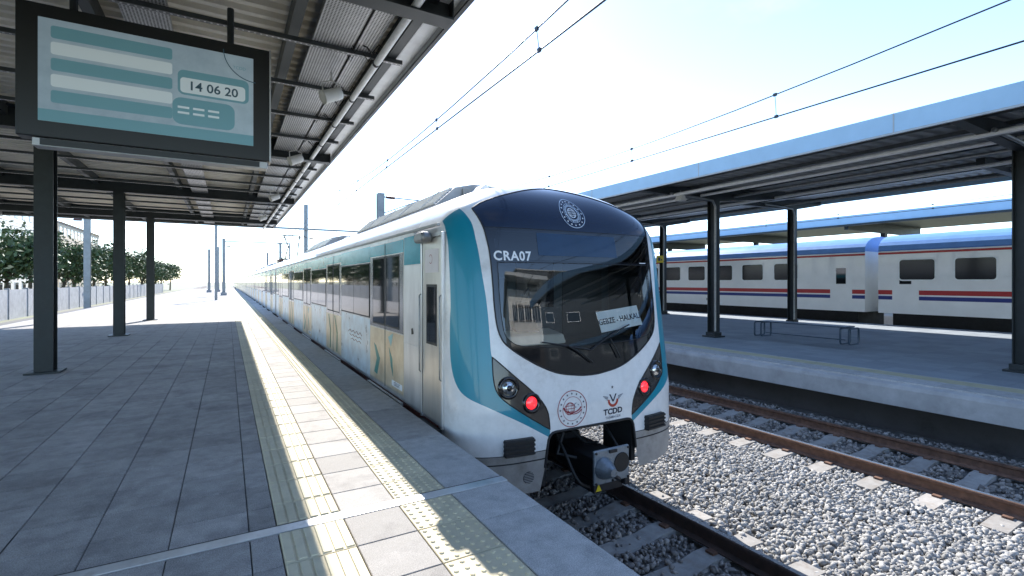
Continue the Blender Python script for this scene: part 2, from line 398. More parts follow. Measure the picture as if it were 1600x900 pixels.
# field of grey pavers
cols = [(.112, .262)]; x = .112
while x > -6.9: cols.append((x-.40, x)); x -= .40
cand = []; far = []
for (a, b) in rows:
    for (c0, c1) in cols:
        if c0 < -6.95: continue
        q = proj((c0+c1)/2, (a+b)/2, 0)
        if q and -60 < q[0] < 1660 and q[1] < 960: cand.append((q[2], c0, c1, a, b))
        else: far.append((c0, c1, a, b))
cand.sort()
for k, (d, c0, c1, a, b) in enumerate(cand):
    if k < 290: link('grey_paver', tm('grey_paver', c1-c0, b-a, 'paver'), plat, ((c0+c1)/2, (a+b)/2, 0))
    else: far.append((c0, c1, a, b))
far_sheet('grey_paver_far', far, 'paver', plat)
jm = MB().box(-6.95, 1.83, JY0+.002, JY1-.002, -.03, .004).build('joint_cover', 'joint_metal', plat, bevel=.002)
MB().box(-6.95, 1.83, JY1-.010, JY1-.0015, .0042, .0047).build('joint_gap', 'black_rubber', jm)

# ------------------------------------------------------------------ tracks
def rail_poly(xc, zt):
    return [(xc-.07, zt-.172), (xc+.07, zt-.172), (xc+.07, zt-.16), (xc+.012, zt-.14), (xc+.009, zt-.05), (xc+.036, zt-.038), (xc+.036, zt-.008), (xc+.028, zt),
            (xc-.028, zt), (xc-.036, zt-.008), (xc-.036, zt-.038), (xc-.009, zt-.05), (xc-.012, zt-.14), (xc-.07, zt-.16)]
def make_sleeper_mesh():
    prof = [(-1.3, 0), (-1.3, -.13), (1.3, -.13), (1.3, 0), (.98, .012), (.52, .012), (.30, -.03), (-.30, -.03), (-.52, .012), (-.98, .012)]
    mb = MB(); n = len(prof); hw0, hw1 = .15, .115
    v = []
    for sgn in (-1, 1):
        for (x_, z_) in prof: v.append((x_, sgn*(hw0 if z_ < -.1 else hw1), z_))
    f = [tuple(range(n)), tuple(range(n, 2*n))[::-1]]+[(i, n+i, n+(i+1) % n, (i+1) % n) for i in range(n)]
    mb.add(v, f); return mb.mesh('sleeper', 'sleeper')
SLM = make_sleeper_mesh()
def clip_mesh(k):
    m_ = MB().box(k*.115-.035, k*.115+.035, -.045, .045, .008, .035).mesh('rail_clip', 'rust'); return m_
CLIPS = {k: clip_mesh(k) for k in (-1, 1)}
def track(name, xc, zt, y0, y1, label, web, ys, detail_to):
    t = thing(name, label, 'railway track', (xc, 0, zt-.172))
    for sx in (-1, 1):
        mb = MB().prism(rail_poly(xc+sx*.7525, zt), 'y', y0, y1)
        ra = mb.build('rail', web, t)
        MB().box(xc+sx*.7525-.026, xc+sx*.7525+.026, y0, y1, zt+.0005, zt+.0025).build('running_surface', 'rail_top', ra)
    for y_ in ys:
        s_ = link('sleeper', SLM, t, (xc, y_, zt-.186))
        if y0 < y_ < detail_to and y_ > 1:
            for sx in (-1, 1):
                for k in (-1, 1): link('rail_clip', CLIPS[k], s_, (xc+sx*.7525, y_, zt-.186))
    return t
track('railway_track', 3.49, -1.0, -45, 330, 'dark-railed track on concrete sleepers under the white and teal train', 'dark_rail', [3.22+.61*k for k in range(-8, 34)], 9)
track('railway_track', 8.5, -1.0, -45, 330, 'rusty empty track between the ballast strip and the lower right platform', 'rust', [5.86+.64*k for k in range(-12, 48)], 13)
track('railway_track', -9.6, -1.0, -10, 330, 'empty track along the far side of the near platform', 'rust', [2+.7*k for k in range(0, 80)], 0)
track('railway_track', 25.1, -1.0, -40, 300, 'track under the white passenger coaches with red and blue stripes', 'dark_rail', [2+.8*k for k in range(0, 30)], 0)

# ballast stones: real stones, far too many to count
def stones(name, n, region, m, avoid_tracks=True, zbase=-1.235, smin=.022, smax=.042):
    ph = (1+5**.5)/2
    ico = np.array([(-1, ph, 0), (1, ph, 0), (-1, -ph, 0), (1, -ph, 0), (0, -1, ph), (0, 1, ph), (0, -1, -ph), (0, 1, -ph), (ph, 0, -1), (ph, 0, 1), (-ph, 0, -1), (-ph, 0, 1)])/1.902
    F = np.array([(0, 11, 5), (0, 5, 1), (0, 1, 7), (0, 7, 10), (0, 10, 11), (1, 5, 9), (5, 11, 4), (11, 10, 2), (10, 7, 6), (7, 1, 8), (3, 9, 4), (3, 4, 2), (3, 2, 6), (3, 6, 8), (3, 8, 9), (4, 9, 5), (2, 4, 11), (6, 2, 10), (8, 6, 7), (9, 8, 1)])
    pos = region(n); n = len(pos)
    sc = RNG.uniform(smin, smax, (n, 1, 1))*RNG.uniform(.45, 1.3, (n, 1, 3))
    V = ico[None]*(1+RNG.uniform(-.42, .32, (n, 12, 1)))*sc
    q = RNG.normal(size=(n, 4)); q /= np.linalg.norm(q, axis=1)[:, None]; a, b, c, d = q.T
    Rm = np.stack([np.stack([1-2*(c*c+d*d), 2*(b*c-a*d), 2*(b*d+a*c)], -1), np.stack([2*(b*c+a*d), 1-2*(b*b+d*d), 2*(c*d-a*b)], -1), np.stack([2*(b*d-a*c), 2*(c*d+a*b), 1-2*(b*b+c*c)], -1)], 1)
    V = np.einsum('nij,nkj->nki', Rm, V)+pos[:, None, :]
    fa = (F[None]+12*np.arange(n)[:, None, None]).reshape(-1)
    me = bpy.data.meshes.new(name); me.vertices.add(n*12); me.vertices.foreach_set('co', V.reshape(-1).astype(np.float32))
    me.loops.add(len(fa)); me.loops.foreach_set('vertex_index', fa.astype(np.int32))
    me.polygons.add(n*20); me.polygons.foreach_set('loop_start', np.arange(0, n*60, 3, dtype=np.int32)); me.polygons.foreach_set('loop_total', np.full(n*20, 3, np.int32))
    me.materials.append(M[m]); me.update(calc_edges=True); me.validate()
    o = link(name, me); return o
def reg(x0, x1, y0, y1, excl, falloff, ztop=-1.212, heap=None):
    def f(n):
        x = RNG.uniform(x0, x1, n); u = RNG.random(n); yy = y0+(y1-y0)*u**falloff
        z = ztop+RNG.uniform(-.03, .016, n)
        if heap: z = z+heap(x)
        k = np.ones(n, bool)
        for (xc, yl, pit, y00) in excl:
            near = np.abs(((yy-y00+pit/2) % pit)-pit/2) < .14
            k &= ~(near & (np.abs(x-xc) < 1.32) & (RNG.random(n) < .93))
            k &= ~((np.abs(np.abs(x-xc)-.7525) < .085))
        return np.stack([x, yy, z], 1)[k]
    return f
T1 = (3.49, 0, .61, 3.22); T2 = (8.5, 0, .64, 5.86)
heap = lambda x: .045*np.exp(-((x-6.0)/.9)**2)
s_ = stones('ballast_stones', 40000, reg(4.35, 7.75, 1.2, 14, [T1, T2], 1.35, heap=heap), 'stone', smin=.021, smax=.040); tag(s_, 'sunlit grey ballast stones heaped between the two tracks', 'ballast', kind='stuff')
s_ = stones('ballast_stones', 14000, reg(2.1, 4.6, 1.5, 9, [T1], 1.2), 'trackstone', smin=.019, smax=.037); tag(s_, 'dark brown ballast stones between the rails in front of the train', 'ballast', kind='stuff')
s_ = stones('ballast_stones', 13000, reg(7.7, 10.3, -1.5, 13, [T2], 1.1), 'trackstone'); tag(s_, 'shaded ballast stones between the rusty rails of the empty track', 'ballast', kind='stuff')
s_ = stones('ballast_stones', 9000, reg(4.6, 7.6, 14, 45, [T1, T2], 1.3), 'stone', smin=.04, smax=.07); tag(s_, 'sunlit ballast stones far along the strip beside the train', 'ballast', kind='stuff')

# ------------------------------------------------------------------ the commuter train
XC, W0, DN, PN, QN, EN, YB = 3.49, 1.52, .5, 4.8, 2.2, 1.2, 5.8
ZS, ZT, NR = 1.9, 2.72, 2.2
_s = np.concatenate([np.linspace(0, .8, 200), 1-np.linspace(.2**.25, 0, 400)[1:]**4])
_g = DN*(1-np.clip(1-_s**PN, 0, 1)**(1/QN))
_l = np.concatenate([[0], np.cumsum(np.hypot(np.diff(_s*W0), np.diff(_g)))]); AF = _l[-1]
def Wz(z):
    q = np.clip((z-ZS)/(ZT-ZS), 0, 1); return W0*(1-q**NR)**(1/NR)
def Fz(z):
    q = np.clip((z-2.1)/(ZT-2.1), 0, 1)
    return 4.256+.14*np.maximum(z-.2, 0)+.12*np.maximum(z-1.6, 0)**2+.7*(1-np.sqrt(1-q*q))
def NS(a, z):
    """nose surface: a is the distance along the plan contour from the centre line, z the height"""
    a = np.asarray(a, float); z = np.asarray(z, float); A = np.abs(a)
    s = np.interp(A, _l, _s); g = np.interp(A, _l, _g); e = np.clip(A-AF, 0, EN); F = Fz(z)
    return np.stack([XC+np.sign(a)*s*Wz(z), F+g+e/EN*(YB-F-DN), z+0*a], -1)
def NN(a, z):
    h = 2e-3; a = np.asarray(a, float); z = np.minimum(np.asarray(z, float), ZT-.004)
    t = np.cross(NS(a+h, z)-NS(a-h, z), NS(a, z+h)-NS(a, z-h)); return t/np.maximum(np.linalg.norm(t, axis=-1, keepdims=True), 1e-9)
def smooth_poly(pts, n=6, closed=False):
    """Catmull-Rom resampling"""
    P_ = [np.array(p, float) for p in pts]; out = []
    m_ = len(P_); rng = range(m_ if closed else m_-1)
    for i in rng:
        p0 = P_[(i-1) % m_] if closed or i > 0 else P_[0]; p1 = P_[i]; p2 = P_[(i+1) % m_]; p3 = P_[(i+2) % m_] if closed or i+2 < m_ else P_[-1]
        for k in range(n):
            t = k/n; out.append(tuple(.5*((2*p1)+(-p0+p2)*t+(2*p0-5*p1+4*p2-p3)*t*t+(-p0+3*p1-3*p2+p3)*t**3)))
    if not closed: out.append(tuple(P_[-1]))
    return out
def smooth_poly3(P_): return [tuple(p) for p in smooth_poly(P_, 5)]
def mirror(half):                       # half outline from the centre bottom, out and up; closed polygon
    return half+[(-a, z) for a, z in half[::-1]]
mask_h = smooth_poly([(.001, .468), (.15, .476), (.42, .520), (.636, .603), (.845, .718), (1.0, .828), (1.07, .91), (1.112, 1.04), (1.128, 1.25), (1.13, 1.5), (1.14, 1.8), (1.165, 1.98), (1.2, 2.08), (1.275, 2.19), (1.37, 2.285)], 4) \
    + smooth_poly([(1.30, 2.36), (1.10, 2.46), (.75, 2.575), (.35, 2.64), (.001, 2.66)], 4)
MASK = mirror(mask_h)
band_o = smooth_poly([(1.183, .739), (1.194, .80), (1.198, 1.11), (1.21, 1.35), (1.235, 1.587), (1.262, 1.88), (1.31, 2.09), (1.42, 2.22), (1.53, 2.296)], 4)
clus_t = smooth_poly([(1.183, .739), (.945, .523), (.785, .381), (.669, .261), (.595, .123), (.573, -.045)], 4)
clus_b = smooth_poly([(.573, -.045), (.70, .035), (.852, .132), (1.056, .277), (1.157, .39), (1.186, .535), (1.183, .739)], 4)
CLUS = clus_t[:-1]+clus_b[:-1]
teal_b = smooth_poly([(.576, -.129), (.922, .074), (1.257, .245), (1.462, .339), (1.568, .43), (1.633, .584), (1.65, .794), (1.625, 1.1), (1.60, 1.3), (1.59, 1.75), (1.592, 1.951), (1.65, 2.09), (1.737, 2.163)], 4)
# teal: outer band edge down to the cluster, along the cluster's lower edge, then round the lower edge and back up
TEAL = band_o[::-1]+[p for p in clus_b[::-1]][1:-1]+[(.573, -.05)]+teal_b
OPEN = mirror([(.001, -.081), (.50, -.079), (.545, -.087), (.575, -.112), (.592, -.15), (.61, -.25), (.636, -.43), (.70, -.68), (.72, -.9)][::1])
GLASS = mirror(smooth_poly([(.001, .79), (.5, .80), (.86, .835), (.99, .90), (1.045, 1.0), (1.065, 1.25), (1.065, 1.5), (1.06, 1.70)], 3)+[(.001, 1.705)])
DISP = mirror([(.001, 1.735), (1.065, 1.73), (1.075, 1.95), (1.04, 2.045), (.001, 2.06)])
DOMEZ = 2.075
SKZ = -.25
def pip(poly):
    P_ = np.array(poly); x0, y0 = P_[:, 0], P_[:, 1]; x1, y1 = np.roll(x0, -1), np.roll(y0, -1)
    def f(a, z):
        c = ((y0 > z) != (y1 > z)) & (a < (x1-x0)*(z-y0)/(y1-y0+1e-12)+x0); return bool(c.sum() & 1)
    return f
def dens(poly, d=.05):
    out = []
    for i in range(len(poly)):
        p, q = np.array(poly[i]), np.array(poly[(i+1) % len(poly)]); L_ = np.linalg.norm(q-p); k = max(1, int(L_/d))
        out += [tuple(p+(q-p)*t/k) for t in range(k)]
    return out
A1 = AF+EN
SKIRT_B = lambda a: -.66+.04*np.clip((abs(a)-.8)/.5, 0, 1)+.38*np.clip((abs(a)-1.15)/.5, 0, 1)**2
NOSE_POLYS = [dens(p) for p in (MASK, CLUS, [(-a, z) for a, z in CLUS], TEAL, [(-a, z) for a, z in TEAL], OPEN, GLASS, DISP)]
outer = [(-A1, -.12), (-1.85, -.12), (-1.80, -.26)]+[(a, float(SKIRT_B(a))) for a in np.linspace(-1.7, 1.7, 60)]+[(1.80, -.26), (1.85, -.12), (A1, -.12)]+[(A1, z) for z in (ZS, 2.3, 2.6, ZT-.0005)]+[(a, ZT-.0005) for a in np.linspace(A1, -A1, 60)[1:-1]]+[(-A1, z) for z in (ZT-.0005, 2.6, 2.3, ZS)]
OUTER = dens(outer)
pts = []; edges = []
def addpoly(P_, closed=True):
    k = len(pts); pts.extend([Vector(p) for p in P_]); n = len(P_)
    edges.extend([(k+i, k+(i+1) % n) for i in range(n if closed else n-1)])
for P_ in NOSE_POLYS+[OUTER]: addpoly(P_)
addpoly([(a, SKZ) for a in np.linspace(-1.78, 1.78, 70)], False)
addpoly([(a, DOMEZ) for a in np.linspace(-1.19, 1.19, 50)], False)
for sg in (-1, 1): addpoly([(sg*1.86, z) for z in np.linspace(-.118, 2.12, 40)], False); addpoly([(sg*a, 2.12) for a in np.linspace(1.86, A1-.001, 16)], False)
for a in np.linspace(-A1+.03, A1-.03, 110):
    for z in np.concatenate([np.linspace(-.7, 1.9, 44), ZS+(ZT-ZS)*np.sin(np.linspace(.05, .497, 26)*math.pi)]): pts.append(Vector((a, float(z))))
for a in np.concatenate([np.linspace(1.45, 1.83, 30)]):                       # extra columns round the sharp corner
    for z in np.linspace(-.55, 2.6, 60): pts.append(Vector((a, z))); pts.append(Vector((-a, z)))
cv, ce, cf, *_ = delaunay_2d_cdt(pts, edges, [], 0, 1e-5)
UV = np.array([(v.x, v.y) for v in cv]); XYZ = NS(UV[:, 0], UV[:, 1]); NRM = NN(UV[:, 0], UV[:, 1])
tests = {k: pip(p) for k, p in dict(mask=MASK, c=CLUS, t=TEAL, o=OPEN, g=GLASS, d=DISP, out=OUTER).items()}
regs = {}
for f in cf:
    a, z = UV[list(f)].mean(0); b = abs(a)
    if not tests['out'](a, z) or tests['o'](a, z): continue
    if tests['mask'](a, z):
        k = 'glass' if tests['g'](a, z) else 'display' if tests['d'](a, z) else 'dome' if z > DOMEZ else 'frame'
    elif tests['c'](b, z): k = 'clusterL' if a < 0 else 'clusterR'
    elif tests['t'](b, z): k = 'tealL' if a < 0 else 'tealR'
    elif z < SKZ: k = 'skirtL' if a < 0 else 'skirtR'
    elif b > 1.86 and z < 2.12: k = 'steelL' if a < 0 else 'steelR'
    else: k = 'white'
    regs.setdefault(k, []).append(f)
def nose_obj(key, name, m, parent, inset=0.0, thick=.012):
    fs = regs[key]; used = sorted({i for f in fs for i in f}); ix = {v: i for i, v in enumerate(used)}
    v = XYZ[used]-NRM[used]*inset
    me = bpy.data.meshes.new(name); me.from_pydata([tuple(p-np.array(WLOC[parent])) for p in v], [], [tuple(ix[i] for i in f) for f in fs])
    me.materials.append(M[m]); me.polygons.foreach_set('use_smooth', [True]*len(me.polygons))
    me.normals_split_custom_set_from_vertices([tuple(x) for x in NRM[used]]); me.update()
    o = link(name, me, parent, WLOC[parent])
    return o
CARLEN = 20.2
T_GROUP = 'carriages of the white and teal train'
lead = thing('train_car', 'leading car of the commuter train with teal and white nose and dark windscreen', 'train', (XC, 4.3, -1.0), T_GROUP)
shell = nose_obj('white', 'nose_shell', 'train_white', lead)
nose_obj('tealL', 'teal_panel', 'train_teal', lead); nose_obj('tealR', 'teal_panel', 'train_teal', lead)
nose_obj('dome', 'dome_panel', 'train_navy', lead)
frame_o = nose_obj('frame', 'windscreen_surround', 'mask_black', lead)
nose_obj('glass', 'windscreen', 'windscreen_glass', lead)
nose_obj('display', 'display_window', 'display_glass', lead)
clL = nose_obj('clusterL', 'headlight_cluster', 'cluster_black', lead); clR = nose_obj('clusterR', 'headlight_cluster', 'cluster_black', lead)
skirt_o = nose_obj('skirtL', 'nose_skirt', 'skirt_grey', lead); skirt_r = nose_obj('skirtR', 'nose_skirt', 'skirt_grey', lead)
nose_obj('steelL', 'cab_side', 'steel', lead); nose_obj('steelR', 'cab_side', 'steel', lead)
# outlines on the nose: sealing strips of the mask and clusters, drawn as thin real beads
def bead(poly, name, m, parent, r=.006, closed=True, out=.001):
    P_ = dens(poly, .04) if closed else poly
    a = np.array([p[0] for p in P_]); z = np.array([p[1] for p in P_])
    v = NS(a, z)+NN(a, z)*out
    mb = MB(); L_ = [tuple(q) for q in v]
    if closed: L_.append(L_[0])
    mb.tube(L_, r, 5, cap=False); return mb.build(name, m, parent, smooth=True)
bead(MASK[:], 'windscreen_seal', 'black_rubber', lead, .008)
bead(CLUS, 'cluster_seal', 'black_rubber', clL, .006); bead([(-a, z) for a, z in CLUS], 'cluster_seal', 'black_rubber', clR, .006)
bead(GLASS, 'glass_seal', 'black_rubber', frame_o, .004)
bead([(float(a), -.335) for a in np.linspace(-1.62, -.63, 30)], 'skirt_groove', 'black_rubber', skirt_o, .007, False)
bead([(float(a), -.335) for a in np.linspace(.63, 1.62, 30)], 'skirt_groove', 'black_rubber', skirt_r, .007, False)
bead([(float(a), SKZ) for a in np.linspace(-1.62, -.615, 30)], 'skirt_joint', 'dark_steel', skirt_o, .004, False)
bead([(float(a), SKZ) for a in np.linspace(.615, 1.62, 30)], 'skirt_joint', 'dark_steel', skirt_r, .004, False)
bead([(-.64, -.45)]+[(a, z) for a, z in OPEN[::-1] if z > -.3 and a < 0][::1][::-1][::-1]+[(a, z) for a, z in OPEN if z > -.3 and a > 0][::1]+[(.64, -.45)] if False else sorted([p for p in OPEN if p[1] > -.5], key=lambda p: (p[0], 0)), 'opening_lip', 'black_rubber', lead, .016, False)
bead([(float(a), DOMEZ) for a in np.linspace(-1.19, 1.19, 40)], 'dome_joint', 'black_rubber', frame_o, .003, False)
# lamps
def lamp(a, z, r, kind, parent):
    a_, z_ = np.array(a), np.array(z); p = Vector(NS(a_, z_)); nrm = Vector((0, -1, .03)).lerp(Vector(NN(a_, z_)), .6).normalized()
    q = nrm.to_track_quat('Z', 'Y').to_matrix()
    def lathe(prof, m, name, par):
        mb = MB(); n = 20; vs = []; fs = []
        for (rr, h) in prof: vs += [tuple(p+q @ Vector((rr*math.cos(2*math.pi*k/n), rr*math.sin(2*math.pi*k/n), h))) for k in range(n)]
        for i in range(len(prof)-1): fs += [(i*n+k, i*n+(k+1) % n, (i+1)*n+(k+1) % n, (i+1)*n+k) for k in range(n)]
        fs.append(tuple(range((len(prof)-1)*n, len(prof)*n)))
        mb.add(vs, fs); return mb.build(name, m, par, smooth=True, fixn=True)
    bz = lathe([(r*1.7, -.05), (r*1.7, .012), (r*1.45, .02), (r*1.12, .012), (r*1.05, -.02)], 'mask_black', 'lamp_housing', parent)
    if kind == 'red': lathe([(r*1.04, .0), (r*.8, .012), (r*.45, .019), (r*.1, .022)], 'red_lamp', 'tail_lamp', bz)
    else:
        lathe([(r*1.04, .0), (r*.85, .016), (r*.5, .026), (r*.1, .03)], 'lamp_glass', 'headlamp', bz)
        lathe([(r*.45, .026), (r*.4, .032), (r*.1, .036)], 'mask_black', 'bulb_shield', bz)
for sg, cl in ((-1, clL), (1, clR)):
    lamp(sg*1.035, .425, .068, 'white', cl); lamp(sg*.79, .255, .062, 'red', cl)
# 2d artwork laid on the nose: list of polygons in local metres placed at (a0, z0)
def on_nose(polys, a0, z0, name, m, parent, out=.004, rot=0):
    mb = MB(); ca, sa = math.cos(rot), math.sin(rot)
    for P_ in polys:
        a = np.array([a0+p[0]*ca-p[1]*sa for p in P_]); z = np.array([z0+p[0]*sa+p[1]*ca for p in P_])
        mb.add([tuple(q) for q in NS(a, z)+NN(a, z)*out], [tuple(range(len(P_)))])
    return mb.build(name, m, parent, fixn=False)
def ring(r0, r1, n=48, cx=0, cy=0, sy=1, t0=0, t1=2*math.pi):
    out = []
    for k in range(n):
        u, v_ = t0+(t1-t0)*k/n, t0+(t1-t0)*(k+1)/n
        out.append([(cx+r0*math.cos(u), cy+sy*r0*math.sin(u)), (cx+r1*math.cos(u), cy+sy*r1*math.sin(u)), (cx+r1*math.cos(v_), cy+sy*r1*math.sin(v_)), (cx+r0*math.cos(v_), cy+sy*r0*math.sin(v_))])
    return out
def star(cx, cy, r, n=5):
    return [[(cx+(r if k % 2 == 0 else r*.42)*math.sin(math.pi*k/n), cy+(r if k % 2 == 0 else r*.42)*math.cos(math.pi*k/n)) for k in range(2*n)]]
def crescent(cx, cy, r):
    o = [(cx+r*math.cos(t), cy+r*math.sin(t)) for t in np.linspace(.6, 2*math.pi-.6, 16)]
    i = [(cx+r*.28+r*.78*math.cos(t), cy+r*.78*math.sin(t)) for t in np.linspace(2*math.pi-.75, .75, 16)]
    return [[o[k], o[k+1], i[14-k], i[15-k]] for k in range(15)]
def text_tris(s, size, bold=0, font_sx=1, sp=1):
    c = bpy.data.curves.new('t', 'FONT'); c.body = s; c.size = size; c.align_x = 'CENTER'; c.align_y = 'CENTER'; c.offset = bold; c.space_character = sp; c.resolution_u = 3; c.fill_mode = 'FRONT'
    o = bpy.data.objects.new('t', c); COL.objects.link(o); dg = bpy.context.evaluated_depsgraph_get(); dg.update()
    me = o.evaluated_get(dg).to_mesh(); me.calc_loop_triangles()
    vs = [(v.co.x*font_sx, v.co.y) for v in me.vertices]; out = [[vs[i] for i in t.vertices] for t in me.loop_triangles]
    o.evaluated_get(dg).to_mesh_clear(); bpy.data.objects.remove(o); bpy.data.curves.remove(c); return out
on_nose(text_tris('CRA07', .138, .0035, .98, 1.12), -.885, 1.766, 'number_lettering', 'lettering_white', lead)
# upper emblem: pale ring, sixteen stars, ring of letters, globe
def emblem(a0, z0, r, m1, m2, m3, parent, name):
    e = on_nose(ring(r*.955, r), a0, z0, name, m1, parent)
    st = []
    for k in range(16): st += star(r*.82*math.sin(2*math.pi*k/16), r*.82*math.cos(2*math.pi*k/16), r*.075)
    on_nose(st, a0, z0, 'emblem_star', m2, e)
    on_nose(ring(r*.64, r*.665), a0, z0, 'inner_ring', m1, e)
    return e
em = emblem(0, 2.30, .185, 'emblem_pale', 'lettering_white', None, lead, 'round_emblem')
lt = []
for k in range(34):
    th = 2*math.pi*k/34
    for q in ring(.185*.44, .185*(.58 if k % 3 else .62), 1, t0=th, t1=th+.11): lt.append(q)
on_nose(lt, 0, 2.30, 'letter_ring', 'emblem_pale', em)
def globe(r, cx, cy):
    g = []
    for k in (-1, 0, 1): g += ring(r*.9, r, 20, cx+k*r*.0, cy, 1) if k == 0 else []
    for q in (.35, .7): g += [[(cx+x_*q, cy+y_) for (x_, y_) in [(p[0]-cx, p[1]-cy) for p in P_]] for P_ in ring(r*.9, r, 20, cx, cy)]
    for q in (-.45, 0, .45):
        hw = r*math.sqrt(1-q*q); g.append([(cx-hw, cy+q*r-.003), (cx+hw, cy+q*r-.003), (cx+hw, cy+q*r+.003), (cx-hw, cy+q*r+.003)])
    return g
on_nose(globe(.062, -.004, 0), 0, 2.30, 'globe', 'lettering_white', em)
em2 = emblem(-.285, .135, .195, 'ink_maroon', 'ink_navy', None, lead, 'round_emblem')
on_nose(globe(.068, -.035, .005), -.285, .135, 'globe', 'ink_maroon', em2)
on_nose(ring(.105, .125, 26, -.0, .03, .62, math.pi*1.02, math.pi*1.92)+ring(.085, .10, 24, .03, .0, .62, math.pi*1.05, math.pi*1.9), -.285, .135, 'globe_swoosh', 'ink_maroon', em2)
on_nose(crescent(.045, .035, .026)+star(.077, .036, .012), -.285, .135, 'crescent_mark', 'ink_grey', em2)
# winged badge with lettering
bz0 = (.285, .155)
bd = on_nose(ring(.050, .078, 26, 0, .012, 1.05, math.pi*.98, math.pi*2.02), *bz0, 'winged_badge', 'ink_red', lead)
wing = []
for sg in (-1, 1):
    for k in range(4):
        y0 = .055-k*.018; wing.append([(sg*.074, y0-.004), (sg*(.150-k*.022), y0+.012), (sg*(.138-k*.022), y0-.002), (sg*.072, y0-.016)][::sg])
on_nose(wing, *bz0, 'badge_wing', 'ink_grey', bd)
on_nose([[(-.055, .075), (-.035, .075), (.004, .0), (-.008, -.012)], [(.055, .075), (.008, -.012), (-.004, .0), (.035, .075)][::-1]], *bz0, 'badge_letter', 'ink_navy', bd)
on_nose(star(0, .150, .020), *bz0, 'badge_star', 'ink_navy', bd)
on_nose(text_tris('TCDD', .088, .003, 1.12), .285, .035, 'operator_lettering', 'ink_navy', lead, rot=.03)
on_nose(text_tris('TAŞIMACILIK', .040, .0005, .95), .287, -.028, 'operator_subtitle', 'ink_grey', lead, rot=.03)
dpq = []
for i_ in range(24):
    for j_ in range(5):
        a_, b_ = -.57+1.12*i_/24, -.57+1.12*(i_+1)/24; c_, d_ = 1.785+.25*j_/5, 1.785+.25*(j_+1)/5; dpq.append([(a_, c_), (b_, c_), (b_, d_), (a_, d_)])
on_nose(dpq, 0, 0, 'destination_display', 'display_blue', lead, out=.0025)
# short handrail / badge tick in the upper right of the mask
on_nose([[(-.06, -.004), (.06, -.004), (.06, .006), (-.06, .006)]], .98, 1.725, 'glass_tick', 'lettering_white', lead)
# bumpers: ribbed anti-climbers
for sg in (-1, 1):
    bmp = MB()
    a0, a1 = .785, 1.10
    pa, pb = NS(np.array(sg*a0), np.array(-.17)), NS(np.array(sg*a1), np.array(-.17))
    d = Vector(pb-pa).normalized(); nrm = Vector((d.y, -d.x, 0)) if sg > 0 else Vector((-d.y, d.x, 0))
    if nrm.y > 0: nrm = -nrm
    pa, pb = Vector(pa), Vector(pb)
    def slab(z0, z1, depth, s0=0, s1=1):
        A_, B_ = pa.lerp(pb, s0), pa.lerp(pb, s1)
        q = [A_+nrm*-.05, B_+nrm*-.05, B_+nrm*depth, A_+nrm*depth]
        return [(p.x, p.y, z0) for p in q]+[(p.x, p.y, z1) for p in q]
    BF = [(0, 1, 2, 3), (4, 5, 6, 7), (0, 1, 5, 4), (1, 2, 6, 5), (2, 3, 7, 6), (3, 0, 4, 7)]
    ac = MB().add(slab(-.255, -.085, .055), BF).build('anti_climber', 'black_rubber', lead, bevel=.004)
    for k in range(4): MB().add(slab(-.247+k*.043, -.225+k*.043, .068, -.015, 1.015), BF).build('anti_climber_rib', 'black_rubber', ac, bevel=.003)
# round louvred vent in the left skirt
vt = on_nose([[(.062*math.cos(t), .062*math.sin(t)) for t in np.linspace(0, 2*math.pi, 25)[:-1]]], -.83, -.50, 'skirt_vent', 'black_rubber', skirt_o, out=.003)
for k in range(7):
    zz = -.05+k*.0165; hw = math.sqrt(max(.001, .06**2-zz*zz)); a = np.array([-.83-hw, -.83+hw]); z = np.array([-.50+zz]*2); v = NS(a, z)+NN(a, z)*.006
    MB().tube([tuple(v[0]), tuple(v[1])], .0045, 5).build('louvre', 'skirt_grey', vt)
# wipers on the lower glass
def nose_path(P_, out): a = np.array([p[0] for p in P_]); z = np.array([p[1] for p in P_]); return [tuple(q) for q in NS(a, z)+NN(a, z)*out]
for P_, bl in (([(.02, .60), (-.15, .72), (-.30, .80)], [(-.62, .86), (-.30, .80), (.02, .735)]), ([(.42, .62), (.36, .74), (.30, .84)], [(.02, .74), (.36, .90), (.62, .99)])):
    wp = MB().tube(nose_path(smooth_poly(P_, 4), .03), .010, 6).build('wiper_arm', 'black_rubber', lead, smooth=True)
    MB().tube(nose_path(smooth_poly(bl, 5), .018), .008, 6).build('wiper_blade', 'dark_steel', wp, smooth=True)

# cab interior
ci = MB(); ci.box(2.05, 4.93, 5.62, 5.66, -.05, 2.1).build('cab_back_wall', 'interior', lead)
MB().box(2.06, 4.92, 4.95, 5.62, .36, .40).build('cab_floor', 'interior_dark', lead)
for x0 in (2.04, 4.90): MB().box(x0, x0+.04, 5.0, 5.62, .40, 1.95).build('cab_lining', 'interior', lead)
MB().box(2.12, 4.86, 4.98, 5.62, 2.04, 2.08).build('cab_ceiling', 'interior', lead)
MB().prism([(4.42, .40), (4.78, .40), (4.86, .80), (4.46, .80)], 'x', 2.42, 4.56).build('dashboard', 'interior_dark', lead, bevel=.02)
ds = MB().prism([(4.50, .802), (4.92, .802), (4.94, .90), (4.86, .955), (4.56, .91)], 'x', 2.50, 3.32).build('driver_desk', 'dash_beige', lead, bevel=.03)
MB().prism([(4.60, .945), (4.72, .965), (4.78, 1.06), (4.70, 1.07)], 'x', 2.72, 3.02).build('instrument_hood', 'black_rubber', ds, bevel=.01)
MB().tube([(2.98, 4.72, .93), (2.96, 4.70, 1.15), (2.90, 4.66, 1.42)], .010, 6).tube([(2.90, 4.66, 1.42), (2.83, 4.63, 1.36)], .012, 6).build('microphone_stalk', 'dark_steel', ds)
st = MB().box(2.62, 3.12, 5.15, 5.55, .75, .87).build('driver_seat', 'interior_dark', lead, bevel=.05)
